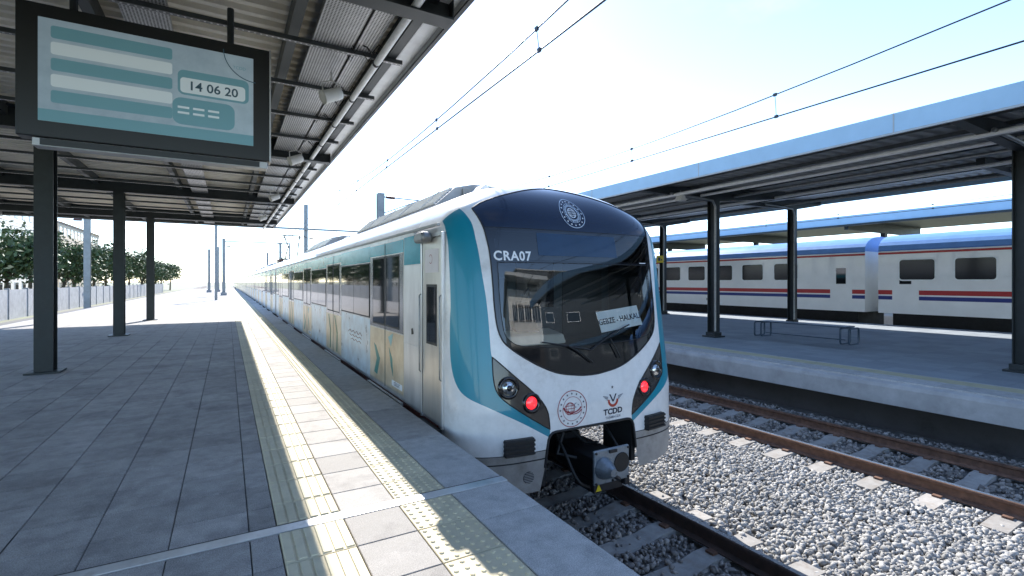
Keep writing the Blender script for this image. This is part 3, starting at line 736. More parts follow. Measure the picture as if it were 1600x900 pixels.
MB().box(2.62, 3.12, 5.48, 5.60, .85, 1.55).build('seat_back', 'interior_dark', st, bevel=.05)
MB().box(4.05, 4.75, 5.60, 5.615, .45, 2.0).build('cab_rear_door', 'interior_dark', lead)
MB().box(3.3, 3.9, 5.60, 5.615, 1.15, 1.9).build('cab_rear_window', 'window_dark', lead)
# destination board leaning inside the windscreen
bp0 = Vector(NS(np.array(.25), np.array(1.02))); bp1 = Vector(NS(np.array(.91), np.array(1.02)))
dx = (bp1-bp0); Ld = dx.length; dx.normalize(); nb = Vector((dx.y, -dx.x, 0)).normalized()
if nb.y > 0: nb = -nb
def bpt(u, v, out): 
    lean = .45*v; return Vector(bp0)+dx*u+Vector((0, .085+lean, v))+nb*out+Vector((0, 0, .10*u))
z0b, z1b = -.11, .12
q = [bpt(0, z0b, 0), bpt(Ld, z0b, 0), bpt(Ld, z1b, 0), bpt(0, z1b, 0)]; qb = [p+Vector((0, .006, 0)) for p in q]
dbd = MB().add([tuple(p) for p in q+qb], [(0, 1, 2, 3), (4, 5, 6, 7), (0, 1, 5, 4), (1, 2, 6, 5), (2, 3, 7, 6), (3, 0, 4, 7)]).build('destination_board', 'paper', lead)
tb = MB()
for t_ in text_tris('GEBZE - HALKALI', .088, .002, .98): tb.add([tuple(bpt(Ld/2+p[0], .0+p[1], .003)) for p in t_], [(0, 1, 2)])
tb.build('destination_lettering', 'ink_navy', dbd, fixn=False)

# coupler in the nose opening
cp = MB().box(XC-.16, XC+.24, 4.02, 4.75, -.60, -.36).build('coupler', 'black_rubber', lead, bevel=.02)
fp = MB().box(XC-.205, XC+.275, 3.985, 4.02, -.62, -.26).build('coupler_face', 'coupler_grey', cp, bevel=.012)
mb = MB(); n = 24
def disc(cx, cz, prof, y_dir=-1):
    vs = []; fs = []
    for (rr, yy) in prof: vs += [(cx+rr*math.cos(2*math.pi*k/n), yy, cz+rr*math.sin(2*math.pi*k/n)) for k in range(n)]
    for i in range(len(prof)-1): fs += [(i*n+k, i*n+(k+1) % n, (i+1)*n+(k+1) % n, (i+1)*n+k) for k in range(n)]
    fs.append(tuple(range((len(prof)-1)*n, len(prof)*n))); return vs, fs
MB().add(*disc(XC-.085, -.45, [(.115, 3.985), (.112, 3.965), (.085, 3.90), (.055, 3.845), (.042, 3.82)])).build('coupler_cone', 'coupler_grey', cp, smooth=False)
MB().add(*disc(XC+.165, -.43, [(.105, 3.983), (.100, 3.975), (.09, 3.978)])).build('coupler_socket', 'black_rubber', cp)
MB().tube([(XC-.02, 3.96, -.52), (XC+.06, 3.95, -.56), (XC+.12, 3.97, -.60)], .022, 8).build('coupler_hook', 'dark_steel', cp)
MB().box(XC-.01, XC+.09, 3.965, 3.985, -.305, -.275).build('coupler_guide', 'dark_steel', cp)
MB().box(XC-.15, XC+.25, 4.06, 4.40, -.74, -.60).box(XC+.23, XC+.30, 4.0, 4.1, -.70, -.58).build('electric_head', 'dark_steel', cp, bevel=.01)
tri = MB().add([(XC-.13, 4.055, -.72), (XC-.05, 4.055, -.72), (XC-.09, 4.055, -.64)], [(0, 1, 2)]).build('warning_triangle', 'sign_yellow', cp)
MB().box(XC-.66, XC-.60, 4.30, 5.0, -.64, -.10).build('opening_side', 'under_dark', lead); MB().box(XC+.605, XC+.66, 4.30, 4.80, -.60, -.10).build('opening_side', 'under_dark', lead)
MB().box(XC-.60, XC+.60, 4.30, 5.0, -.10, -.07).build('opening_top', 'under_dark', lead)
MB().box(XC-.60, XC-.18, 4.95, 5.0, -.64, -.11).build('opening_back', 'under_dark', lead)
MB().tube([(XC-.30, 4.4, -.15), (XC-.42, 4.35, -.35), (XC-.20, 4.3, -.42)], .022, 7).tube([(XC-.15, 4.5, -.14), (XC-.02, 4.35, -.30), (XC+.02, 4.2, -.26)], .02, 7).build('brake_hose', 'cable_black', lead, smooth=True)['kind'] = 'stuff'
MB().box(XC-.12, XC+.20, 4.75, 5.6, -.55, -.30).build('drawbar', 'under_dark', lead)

for bx_, bz_ in ((-.185, -.285), (.255, -.285), (-.185, -.60), (.255, -.60), (.04, -.60)): MB().tube([(XC+bx_, 3.99, bz_), (XC+bx_, 3.972, bz_)], .013, 6).build('bolt', 'dark_steel', cp)
for hx0, hx1 in ((-.34, -.20), (.36, .27)): MB().tube(smooth_poly3([(XC+hx0, 4.55, -.14), (XC+hx0-.03, 4.30, -.30), (XC+hx0, 4.10, -.56), (XC+hx1, 4.08, -.66)]), .017, 7).build('air_hose', 'cable_black', lead, smooth=True)
# body of a car: wall and roof share one section
def section(z0, zlist): return [(float(Wz(np.array(z))), z) for z in zlist]
def body(name_parent, y0, y1, lead_car=False):
    zr = np.concatenate([[2.12], ZS+(ZT-ZS)*np.sin(np.linspace(.12, .5, 16)*math.pi)]); zr = np.array([z for z in zr if z >= 2.12])
    half = [(float(Wz(np.array(z))), float(z)) for z in zr]
    prof = [(XC+w_, z) for w_, z in half]+[(XC-w_, z) for w_, z in half[::-1]]
    mb = MB(); n = len(prof); vs = [(p[0], y0, p[1]) for p in prof]+[(p[0], y1, p[1]) for p in prof]
    fs = [(i, i+1, n+i+1, n+i) for i in range(n-1)]
    mb.add(vs, fs); mb.add(vs[:n], [tuple(range(n))]); mb.add(vs[n:], [tuple(range(n))]); ro = mb.build('roof', 'train_roof', name_parent, smooth=True)
    b = MB().prism([(XC-W0, -.05), (XC+W0, -.05), (XC+W0, 2.119), (XC-W0, 2.119)], 'y', y0, y1).build('body_shell', 'steel', name_parent)
    return ro, b
XS = XC-W0                                   # outer face of the platform side
# ---- shared side modules (origin at their own lower corner, on the platform side; the other side is the same turned round)
def sidebox(y0, y1, z0, z1, d, m, name, ins=-.02): return MB().box(-d, -ins, y0, y1, z0, z1).mesh(name, m)
DW = 1.735
def door_meshes():
    L_ = {}
    lw = DW/2
    for k in (0, 1):
        a, b = k*lw+.006, (k+1)*lw-.006
        L_['leaf%d' % k] = MB().box(-.004, .02, a, b, .0, 2.05).mesh('door_leaf', 'steel_door')
        wa, wb = (a+.20, b-.05) if k == 0 else (a+.05, b-.20)
        L_['frame%d' % k] = MB().prism([(wa-.025, .86), (wb+.025, .86), (wb+.025, 1.86), (wa-.025, 1.86)], 'x', -.007, .0).mesh('window_seal', 'black_rubber')
        L_['up%d' % k] = MB().box(-.0055, .0, a+.010, b-.010, .815, 1.872).mesh('upper_panel', 'steel_dark')
        L_['glass%d' % k] = MB().box(-.0095, -.004, wa, wb, .885, 1.835).mesh('door_glass', 'window_dark')
        L_['low%d' % k] = MB().box(-.0062, .0, a+.012, b-.012, .03, .80).mesh('door_decal', 'decal_gold')
        L_['teal%d' % k] = MB().box(-.0062, .0, a+.004, b-.004, 1.88, 2.045).mesh('teal_band', 'side_teal')
    L_['gap'] = MB().box(-.0095, .0, lw-.006, lw+.006, 0, 2.05).mesh('door_gap', 'black_rubber')
    L_['sill'] = MB().box(-.05, .02, .0, DW, -.10, -.06).mesh('door_sill', 'joint_metal')
    def shape(pts): return MB().prism(pts, 'x', -.0085, -.006)
    L_['chev0'] = shape([(.30, .52), (.40, .50), (.56, .34), (.40, .12), (.28, .12), (.42, .33)]).mesh('leaf_mark', 'decal_green')
    L_['chev1'] = shape([(lw+.22, .52), (lw+.38, .42), (lw+.42, .20), (lw+.33, .30)]).mesh('leaf_mark', 'decal_green')
    L_['fl'] = shape([(lw+.18, .70), (lw+.36, .78), (lw+.30, .60)]).mesh('leaf_mark', 'decal_teal_pale')
    L_['curve'] = shape([(.20, .78), (.26, .78), (.50, .45), (.46, .05), (.38, .05), (.40, .42)]).mesh('leaf_mark', 'decal_green_dark')
    L_['plate'] = MB().box(-.0095, -.006, .06, .52, .075, .15).mesh('door_plate', 'lettering_white')
    return L_
DM = door_meshes()
platetext = MB()
for t_ in text_tris('DİKKAT', .07, .001, 1.0): platetext.add([(-.0102, .29-p[0], .112+p[1]) for p in t_], [(0, 1, 2)])
PLT = platetext.mesh('plate_lettering', 'ink_navy', fixn=False)
def place(name, me, parent, y, side=-1):
    o = link(name, me, parent, (XS if side < 0 else XC+W0, y, 0))
    if side > 0: o.rotation_euler.z = math.pi
    return o
def add_door(parent, y, side=-1, style=0, detail=True):
    """y is the end nearer the camera; local +y runs along the car"""
    dr = None
    for k in (0, 1):
        lf = place('door_leaf', DM['leaf%d' % k], parent, y, side)
        def sub(nm, key):
            o = bpy.data.objects.new(nm, DM[key]); COL.objects.link(o); o.parent = lf; WLOC[o] = WLOC[lf]; return o
        sub('upper_panel', 'up%d' % k); sub('window_seal', 'frame%d' % k); sub('door_glass', 'glass%d' % k); sub('door_decal', 'low%d' % k); sub('teal_band', 'teal%d' % k)
        if detail:
            if style == 0:
                if k == 1: sub('leaf_mark', 'chev0')
                else: sub('leaf_mark', 'chev1s'); sub('leaf_mark', 'fls'); sub('door_plate', 'plate'); o = bpy.data.objects.new('plate_lettering', PLT); COL.objects.link(o); o.parent = lf
            else:
                sub('leaf_mark', 'curve' if k == 0 else 'curve2')
    place('door_gap', DM['gap'], parent, y, side); place('door_sill', DM['sill'], parent, y, side)
# chevrons: the camera-side leaf (k=0) carries the small one, the far leaf (k=1) the large one (arrow tips away from the nose reversed)
def shape(pts, m): return MB().prism(pts, 'x', -.0085, -.006).mesh('leaf_mark', m)
lw = DW/2
def fy(P_, s0): return [(s0+lw-y_, z_) for y_, z_ in P_]
DM['chev0'] = shape(fy([(.26, .56), (.38, .53), (.60, .36), (.44, .10), (.28, .12), (.42, .34)], lw), 'decal_green')
DM['chev1s'] = shape(fy([(.20, .58), (.36, .44), (.40, .20), (.30, .32)], 0), 'decal_green')
DM['fls'] = shape(fy([(.16, .72), (.40, .79), (.30, .60)], 0), 'decal_teal_pale')
DM['curve'] = shape(fy([(.14, .78), (.22, .78), (.50, .45), (.46, .05), (.36, .05), (.40, .42)], 0), 'decal_green_dark')
DM['curve2'] = shape(fy([(.30, .78), (.38, .78), (.62, .45), (.58, .05), (.48, .05), (.52, .42)], lw), 'decal_green_dark')
cache2 = {}
def bay(parent, y0, y1, side=-1, script=False):
    """window bay between two doors: dark glass above, printed panel below, teal band on top"""
    L_ = round(y1-y0, 3); k = L_
    if k not in cache2:
        np_ = 2 if L_ > 1.4 else 1
        cache2[k] = (MB().box(-.006, .01, .02, L_-.02, .92, 1.80).mesh('window_band', 'black_rubber'),
                     [MB().box(-.012, .0, .04+i*(L_-.08)/np_+.008, .04+(i+1)*(L_-.08)/np_-.008, .945, 1.78).mesh('window_pane', 'window_dark') for i in range(np_)],
                     MB().box(-.005, .01, .015, L_-.015, .0, .90).mesh('lower_panel', 'decal_white'),
                     MB().box(-.006, .01, .0, L_, 1.81, 2.06).mesh('teal_band', 'side_teal'))
    wb, wp_, lp, tbn = cache2[k]; off = 0 if side < 0 else 0
    yy = y0 if side < 0 else y1
    b = place('window_band', wb, parent, yy, side)
    for m_ in wp_: o = bpy.data.objects.new('window_pane', m_); COL.objects.link(o); o.parent = b
    l_ = place('lower_panel', lp, parent, yy, side); place('teal_band', tbn, parent, yy, side)
    return l_
def undercar(parent, y0, y1, bogies):
    MB().box(XC-1.25, XC+1.25, y0+.3, y1-.3, -.22, -.06).build('underframe', 'under_dark', parent)
    MB().box(XS-.012, XS+.05, y0, y1, -.13, -.055).build('sole_bar', 'sill_red', parent); MB().box(XC+W0-.05, XC+W0+.012, y0, y1, -.13, -.055).build('sole_bar', 'sill_red', parent)
    for yb in bogies:
        bo = MB().box(XC-1.08, XC-.93, yb-1.5, yb+1.5, -.62, -.42).box(XC+.93, XC+1.08, yb-1.5, yb+1.5, -.62, -.42).box(XC-.95, XC+.95, yb-.25, yb+.25, -.6, -.35).build('bogie', 'under_dark', parent, bevel=.02)
        for dy in (-1.05, 1.05):
            for sx in (-1, 1): MB().tube([(XC+sx*.70, yb+dy, -.575), (XC+sx*.82, yb+dy, -.575)], .42, 20).build('wheel', 'dark_steel', bo)
            MB().tube([(XC-.69, yb+dy, -.575), (XC+.69, yb+dy, -.575)], .08, 10).build('axle', 'dark_steel', bo)
# sides of the first car
LD0 = 6.19; NEXT = 4.02
body(lead, YB, 4.3+CARLEN+.9)
END1 = 4.3+CARLEN+.9
doors1 = [LD0+NEXT*k for k in range(5)]
for i, y_ in enumerate(doors1):
    add_door(lead, y_, -1, 0 if i % 2 == 0 else 1); add_door(lead, y_+DW, 1, 0, False)
    if i+1 < len(doors1): bay(lead, y_+DW, doors1[i+1]); bay(lead, y_+DW, doors1[i+1], 1)
bay(lead, doors1[-1]+DW, END1-.15)
undercar(lead, 5.0, END1, [9.4, END1-3.5])
# script on the first printed panel
sp = MB()
for k in range(3):
    P_ = smooth_poly([(LD0+DW+.55+i*.13+.03*k, .60-.07*k+(.025 if i % 2 else -.02)*(1 if k == 0 else .6)) for i in range(9-k)], 5)
    sp.tube([(XS-.0065, p[0], p[1]) for p in P_], .006, 4)
sp.build('script_lettering', 'decal_script', lead)
# plain stainless panel between cab door and first passenger door
MB().box(XS-.006, XS+.01, 5.53, 6.175, .735, 1.70).build('side_panel', 'steel', lead, bevel=.003)
MB().box(XS-.006, XS+.01, 5.53, 6.175, .0, .722).build('side_panel', 'steel', lead, bevel=.003)
MB().box(XS-.006, XS+.01, 5.53, 6.175, 1.71, 2.06).build('teal_band', 'side_teal', lead)
MB().box(XS-.0075, XS, 5.55, 6.16, 1.555, 1.575).build('panel_rib', 'steel', lead)
MB().prism([(5.80, .86), (5.87, .85), (5.88, .92), (5.83, .93)], 'x', XS-.010, XS-.0065).build('panel_latch', 'black_rubber', lead)
# cab door with its frame, window, handrails and sticker
cd = MB().box(XS-.010, XS+.01, 4.90, 5.46, -.02, 1.98).build('cab_door', 'steel_door', lead, bevel=.004)
for (a, b) in ((4.845, 4.885), (5.47, 5.515)): MB().box(XS-.022, XS+.01, a, b, -.06, 2.03).build('door_frame', 'steel', cd, bevel=.004)
MB().box(XS-.022, XS+.01, 4.887, 5.468, 1.99, 2.03).build('door_frame', 'steel', cd)
MB().box(XS-.012, XS+.01, 4.886, 4.899, -.02, 1.985).box(XS-.012, XS+.01, 5.461, 5.469, -.02, 1.985).build('door_seal', 'black_rubber', cd)
MB().box(XS-.014, XS, 5.02, 5.34, .80, 1.47).build('cab_window_seal', 'black_rubber', cd, bevel=.003)
MB().box(XS-.018, XS, 5.05, 5.22, .83, 1.44).build('cab_window', 'window_dark', cd)
MB().box(XS-.0165, XS, 5.235, 5.31, .83, 1.44).build('cab_window_slide', 'window_dark', cd)
MB().box(XS-.0125, XS, 4.97, 5.38, 1.60, 1.86).build('door_sticker', 'door_label', cd)
stk = MB()
for k in range(2): pass
for P_ in ring(.045, .052, 20, 5.20, 1.75, 1, .5, 5.6): stk.add([(XS-.0135, p[0], p[1]) for p in P_], [(0, 1, 2, 3)])
stk.build('sticker_mark', 'ink_maroon', cd, fixn=False)
for y_ in (4.865, 5.495):
    MB().tube([(XS-.015, y_, .45), (XS-.04, y_, .47), (XS-.04, y_, 1.34), (XS-.015, y_, 1.36)], .009, 8).build('grab_rail', 'galv', lead, smooth=True)
MB().prism([(5.16, 1.935), (5.42, 1.935), (5.47, 1.97), (5.43, 2.045), (5.18, 2.055), (5.12, 1.99)], 'x', XS-.13, XS-.005).build('camera_pod', 'galv', lead, bevel=.03)
MB().box(XS-.06, XS+.02, 4.9, 5.46, -.12, -.07).build('cab_step', 'dark_steel', lead)
# rain gutter along the roof edge
MB().box(XS-.018, XS+.02, 5.0, END1, 2.105, 2.135).build('rain_gutter', 'roof_grey', lead, bevel=.004)
# roof shroud with slatted flanks
def shroud(parent, y0, y1):
    h = [(2.42, 2.44), (2.47, 2.56), (2.756, 2.82), (3.03, 2.885)]; prof = h+[(2*XC-x_, z_) for x_, z_ in h[::-1]]
    sh = MB().prism(prof, 'y', y0, y1).build('air_conditioner', 'roof_grey', parent, bevel=.006)
    for sg in (-1, 1):
        nsl = 7
        for k in range(nsl):
            t = (k+.5)/nsl; x_ = 2.47+(2.756-2.47)*t; z_ = 2.56+(2.82-2.56)*t
            if sg > 0: x_ = 2*XC-x_
            MB().box(x_-.020, x_+.016, y0+.1, y1-.1, z_-.004, z_+.024).build('slat', 'roof_slat', sh)
    k = y0+.6
    while k < y1:
        for sg in (-1, 1):
            for (p, q) in (((2.455, 2.555), (2.75, 2.835)),):
                A_ = (p[0] if sg < 0 else 2*XC-p[0], k, p[1]+.025); B_ = (q[0] if sg < 0 else 2*XC-q[0], k, q[1]+.012); MB().tube([A_, B_], .012, 5).build('shroud_rib', 'roof_slat', sh)
        k += 1.1
    MB().box(2.85, 4.13, y0-.05, y0-.005, 2.55, 2.80).build('intake_grille', 'deck_grey', sh)
    MB().prism([(2.98, 2.66), (3.10, 2.66), (3.14, 2.74), (3.06, 2.84), (2.94, 2.74)], 'y', y0-.35, y0-.06).build('horn_cover', 'pipe_white', sh, bevel=.01)
    MB().box(2.86, 3.02, y0-.3, y0-.06, 2.60, 2.68).build('horn', 'dark_steel', sh)
    return sh
shroud(lead, 6.35, 11.2)
shroud(lead, 15.2, 19.6)
for y_ in (7.3, 9.1, 10.6, 13.2): MB().box(2.415, 2.43, y_, y_+.05, 2.47, 2.52).build('shroud_bolt', 'dark_steel', lead)

# following cars
def add_car(y0, label, detail, panto=None):
    y1 = y0+CARLEN
    t = thing('train_car', label, 'train', (XC, y0, -1.0), T_GROUP)
    body(t, y0, y1)
    ds_ = [y0+1.5+NEXT*k for k in range(5)]
    for i, y_ in enumerate(ds_):
        if detail: add_door(t, y_, -1, i % 2, i < 2)
        else: add_door(t, y_, -1, 1, False)
        if i+1 < 5: bay(t, y_+DW, ds_[i+1])
    bay(t, y0+.1, ds_[0]); bay(t, ds_[-1]+DW, y1-.1)
    MB().box(XS-.018, XS+.02, y0, y1, 2.105, 2.135).build('rain_gutter', 'roof_grey', t)
    MB().box(XC-1.25, XC+1.25, y0+.3, y1-.3, -.6, -.06).box(XS-.012, XS+.05, y0, y1, -.13, -.055).build('underframe', 'under_dark', t)
    MB().box(XC-1.2, XC+1.2, y0-.42, y0, -.3, 2.35).build('gangway_bellows', 'black_rubber', t)
    h = [(2.42, 2.44), (2.47, 2.56), (2.756, 2.82), (3.03, 2.885)]; prof = h+[(2*XC-x_, z_) for x_, z_ in h[::-1]]
    if panto is None:
        MB().prism(prof, 'y', y0+2.5, y0+7).build('air_conditioner', 'roof_grey', t); MB().prism(prof, 'y', y0+12.5, y0+17).build('air_conditioner', 'roof_grey', t)
    else:
        MB().prism(prof, 'y', y0+14, y0+18).build('air_conditioner', 'roof_grey', t)
        py = panto
        pn = MB().box(XC-.7, XC+.7, py-.6, py+.9, 2.86, 2.92).build('pantograph', 'dark_steel', t)
        for sx in (-.6, .6):
            for yy in (py-.5, py+.8): MB().tube([(XC+sx, yy, 2.66), (XC+sx, yy, 2.87)], .06, 8).build('insulator', 'insulator', pn)
        for sx in (-.35, .35): MB().tube([(XC+sx, py+.7, 2.92), (XC+sx*.8, py-.55, 3.62), (XC+sx*1.3, py+.25, 4.36)], .035, 6).build('pantograph_arm', 'dark_steel', pn)
        MB().tube([(XC-.85, py+.2, 4.28), (XC-.65, py+.2, 4.385), (XC+.65, py+.2, 4.385), (XC+.85, py+.2, 4.28)], .03, 6).tube([(XC-.65, py+.42, 4.385), (XC+.65, py+.42, 4.385)], .03, 6).build('collector_head', 'dark_steel', pn)
        for yy in (py+2.2, py+3.4): MB().tube([(XC-.5, yy, 2.68), (XC-.5, yy, 3.0)], .10, 10).build('surge_arrester', 'insulator', t)
    return t
yc = END1+.45
ords = ['second', 'third', 'fourth', 'fifth', 'sixth', 'seventh', 'eighth', 'ninth', 'tenth']
for k in range(9):
    lab = {0: 'second car of the commuter train, carrying the raised pantograph', 8: 'last car of the commuter train at the vanishing point'}.get(k, ords[k]+' car of the commuter train, counted from the nose')
    add_car(yc, lab, k < 1, panto=yc+7.5 if k in (0, 5) else None); yc += CARLEN+.45

# ------------------------------------------------------------------ canopy over the near platform
CX0, CX1, CY0, CY1 = -7.6, 1.965, -4.5, 26.6
lc = thing('platform_canopy', 'dark steel canopy with corrugated underside over the near platform', 'canopy', (-2.6, 4.5, 0))
# corrugated deck, ribs running across the platform
def corrugated(x0, x1, y0, y1, z, pitch, depth, m, parent, name='roof_deck', slope=0):
    prof = []; y = y0
    while y < y1: prof += [(y, 0), (y+pitch*.38, 0), (y+pitch*.5, depth), (y+pitch*.88, depth)]; y += pitch
    prof.append((y, 0)); n = len(prof)
    v = [(x0, p[0], z+p[1]) for p in prof]+[(x1, p[0], z+p[1]+slope) for p in prof]
    f = [(i, i+1, n+i+1, n+i) for i in range(n-1)]
    MB().add(v, f).build(name, m, parent)
    MB().box(x0, x1, y0, y1, z+depth+.02+max(0, slope), z+depth+.06+max(0, slope)).build('roof_sheet', 'fascia_metal', parent)
corrugated(CX0, 1.93, CY0, CY1, 4.40, .21, .055, 'deck', lc)
beamY = [-2.0, 4.42, 10.9, 17.3, 23.7]
def ibeam_x(x0, x1, y, z0, z1, w_, parent, name, m, taper=None):
    mb = MB().box(x0, x1, y-w_/2, y+w_/2, z0, z0+.02).box(x0, x1, y-w_/2, y+w_/2, z1-.02, z1).box(x0, x1, y-.008, y+.008, z0+.02, z1-.02)
    mb.box(x1-.012, x1, y-w_/2+.001, y+w_/2-.001, z0+.021, z1-.021).box(x0, x0+.012, y-w_/2+.001, y+w_/2-.001, z0+.021, z1-.021)
    return mb.build(name, m, parent)
for y_ in beamY:
    ibeam_x(CX0+.1, 1.86, y_, 3.98, 4.34, .20, lc, 'cross_beam', 'canopy_dark')
    for x_ in (-2.6, -5.6):
        co = MB().box(x_-.12, x_+.12, y_-.12, y_-.105, 0, 3.979).box(x_-.12, x_+.12, y_+.105, y_+.12, 0, 3.979).box(x_-.008, x_+.008, y_-.105, y_+.105, 0, 3.979).build('column', 'canopy_dark', lc)
        MB().box(x_-.22, x_+.22, y_-.22, y_+.22, .002, .03).build('base_plate', 'canopy_dark', co)
# longitudinal members
for x_ in (.62, -1.2, -3.1, -5.0, -6.8): MB().box(x_-.05, x_+.05, CY0, CY1, 4.18, 4.385).build('purlin', 'canopy_steel', lc)
MB().box(1.62, 1.72, CY0, CY1, 4.13, 4.385).build('purlin', 'canopy_dark', lc)
MB().box(1.75, 1.92, CY0, CY1, 4.17, 4.19).build('gutter_soffit', 'soffit', lc)
MB().box(1.92, CX1, CY0-.02, CY1+.02, 4.11, 4.50).build('fascia', 'fascia_metal', lc, bevel=.006)
MB().box(CX0-.08, CX0, CY0-.02, CY1+.02, 4.06, 4.50).build('fascia', 'fascia_metal', lc)
MB().box(CX0, 1.918, CY1-.02, CY1+.04, 4.10, 4.48).build('fascia', 'canopy_dark', lc)
MB().box(1.925, 1.968, CY0, CY1, 4.085, 4.108).build('drip_edge', 'canopy_dark', lc)
# cable trays and perforated channels
for (a, b, zz) in ((.80, 1.22, 4.135), (1.245, 1.44, 4.135), (-.9, -.5, 4.135)):
    MB().box(a, b, CY0, CY1, zz, zz+.004).box(a, a+.004, CY0, CY1, zz+.004, zz+.06).box(b-.004, b, CY0, CY1, zz+.004, zz+.06).build('cable_tray', 'tray', lc)
ch = []
for i in range(len(beamY)-1):
    for k in range(1, 5): ch.append(beamY[i]+(beamY[i+1]-beamY[i])*k/5+.03)
ch += [24.9, 26.0]
CHM = MB().box(CX0+.2, 1.80, -.026, .026, 0, .004).box(CX0+.2, 1.80, -.026, -.022, .004, .05, 1).box(CX0+.2, 1.80, .022, .026, .004, .05, 1).mesh('channel', ['channel', 'canopy_steel'])
for y_ in ch: link('channel', CHM, lc, (0, y_, 4.075))
# white conduit along the edge with joints
cdt = MB().tube([(1.50, CY0, 4.035), (1.50, CY1, 4.035)], .038, 14).build('conduit', 'pipe_white', lc, smooth=True)
for y_ in ch+beamY: MB().tube([(1.50, y_-.02, 4.035), (1.50, y_+.02, 4.035)], .045, 12).build('pipe_clamp', 'dark_steel', cdt)
# dangling black cables between conduit and tray
for y_ in [c_ for c_ in ch if 4 < c_ < 20]:
    mb = MB()
    for k in range(3):
        yy = y_+random.uniform(-.35, .3); mb.tube([(1.50, yy, 4.07), (1.46, yy+.05, 4.12+random.random()*.03), (1.40, yy+.12, 4.06-random.random()*.05), (1.34, yy+.10, 4.10), (1.30, yy+.2, 4.16)], .006, 5)
    for k in range(5):
        yy = y_-.15+k*.07; mb.tube([(1.27, yy, 4.13), (1.24, yy+.02, 4.075-.02*random.random()), (1.20, yy+.03, 4.13)], .005, 5)
    mb.build('cable_loop', 'cable_black', lc, smooth=True)['kind'] = 'stuff'
# loudspeakers hung under the canopy
def speaker(y_, label):
    t = thing('loudspeaker', label, 'loudspeaker', (1.14, y_, 3.86), 'loudspeakers under the near canopy')
    v = []; f = []; n = 16
    ax = Vector((-.85, -.15, -.42)).normalized(); q = ax.to_track_quat('Z', 'Y').to_matrix(); c0 = Vector((1.14, y_, 3.86))
    prof = [(.05, -.14), (.075, -.125), (.08, -.05), (.082, .08), (.09, .11), (.088, .125), (.07, .115)]
    for (rr, h) in prof: v += [tuple(c0+q @ Vector((rr*math.cos(2*math.pi*k/n), rr*math.sin(2*math.pi*k/n), h))) for k in range(n)]
    for i in range(len(prof)-1): f += [(i*n+k, i*n+(k+1) % n, (i+1)*n+(k+1) % n, (i+1)*n+k) for k in range(n)]
    f += [tuple(range(n)), tuple(range((len(prof)-1)*n, len(prof)*n))]
    MB().add(v, f).build('horn_body', 'speaker_white', t, smooth=True)
    MB().tube([(1.04, y_, 3.87), (1.03, y_, 4.0), (1.14, y_, 4.05), (1.25, y_, 4.0), (1.24, y_, 3.87)], .010, 6).tube([(1.14, y_, 4.05), (1.14, y_, 4.16)], .012, 6).build('bracket', 'speaker_white', t)
    return t
speaker(6.55, 'white loudspeaker nearest the information screen under the near canopy')
speaker(10.35, 'white loudspeaker beside the second dark cross beam of the near canopy')
speaker(15.3, 'white loudspeaker beyond the second cross beam, third along the near canopy')
speaker(20.5, 'farthest white loudspeaker under the end of the near canopy')

# information screen hanging across the platform
SY = 5.5; sx0, sx1, sz0, sz1 = -1.50, .376, 2.705, 3.815
scn = thing('information_screen', 'black framed information screen hanging from the near canopy', 'screen', (-.56, SY, sz0))
hs = MB().box(sx0, sx1, SY, SY+.16, sz0, sz1).build('housing', 'screen_frame', scn, bevel=.008)
MB().box(sx1-.012, sx1+.002, SY-.006, SY+.162, sz0-.004, sz1+.004).build('edge_trim', 'screen_edge', scn)
gx0, gx1, gz0, gz1 = sx0+.14, sx1-.155, sz0+.135, sz1-.115
pnl = MB().box(gx0, gx1, SY-.004, SY-.0005, gz0, gz1).build('display_panel', 'screen_bg', scn)
def flat(polys, name, m, d, parent=pnl):
    mb = MB()
    for P_ in polys: mb.add([(p[0], SY-d, p[1]) for p in P_], [tuple(range(len(P_)))])
    return mb.build(name, m, parent, fixn=False)
def rrect(x0, x1, z0, z1, r, n=5):
    out = []
    for (cx, cz, t0) in ((x1-r, z0+r, -90), (x1-r, z1-r, 0), (x0+r, z1-r, 90), (x0+r, z0+r, 180)):
        out += [(cx+r*math.cos(R(t0+90*k/n)), cz+r*math.sin(R(t0+90*k/n))) for k in range(n+1)]
    return out
flat(ring(.27, .278, 30, gx1+.02, gz1+.04, 1, math.pi, 1.5*math.pi), 'circle_line', 'screen_ink', .0050)
flat([rrect(gx1-.62, gx1-.04, gz0+.40, gz0+.63, .05)], 'time_box', 'screen_teal', .0048)
flat([rrect(gx1-.60, gx1-.07, gz0+.42, gz0+.56, .03)], 'time_field', 'screen_panel', .0052)
flat([rrect(gx1-.66, gx1-.16, gz0+.12, gz0+.37, .07)], 'notice_box', 'screen_teal', .0048)
flat([[(gx0, gz0), (gx1, gz0), (gx1, gz0+.10), (gx0, gz0+.10)]], 'footer_band', 'screen_teal', .0045)
flat([[(p[0]+gx1-.335, p[1]+gz0+.487) for p in t_] for t_ in text_tris('14 06 20', .115, .002)], 'clock_digits', 'screen_ink', .0060)
flat([[(p[0]+gx1-.12, p[1]+gz1-.12) for p in t_] for t_ in text_tris('TCDD', .04, 0)], 'screen_logo', 'screen_teal', .0060)
flat([[(gx1-.62+i*.12, gz0+.27-.05*j), (gx1-.53+i*.12, gz0+.27-.05*j), (gx1-.53+i*.12, gz0+.29-.05*j), (gx1-.62+i*.12, gz0+.29-.05*j)] for i in range(3) for j in range(2)], 'notice_lines', 'screen_panel', .0060)
for k in range(5):
    flat([rrect(gx0+.08, gx0+.92, gz0+.16+k*.135, gz0+.265+k*.135, .02)], 'timetable_row', 'screen_panel' if k % 2 else 'screen_teal', .0048)
MB().box(sx0+.1, sx1-.03, SY+.01, SY+.15, sz0-.075, sz0-.006).build('lower_tray', 'screen_edge', scn, bevel=.005)
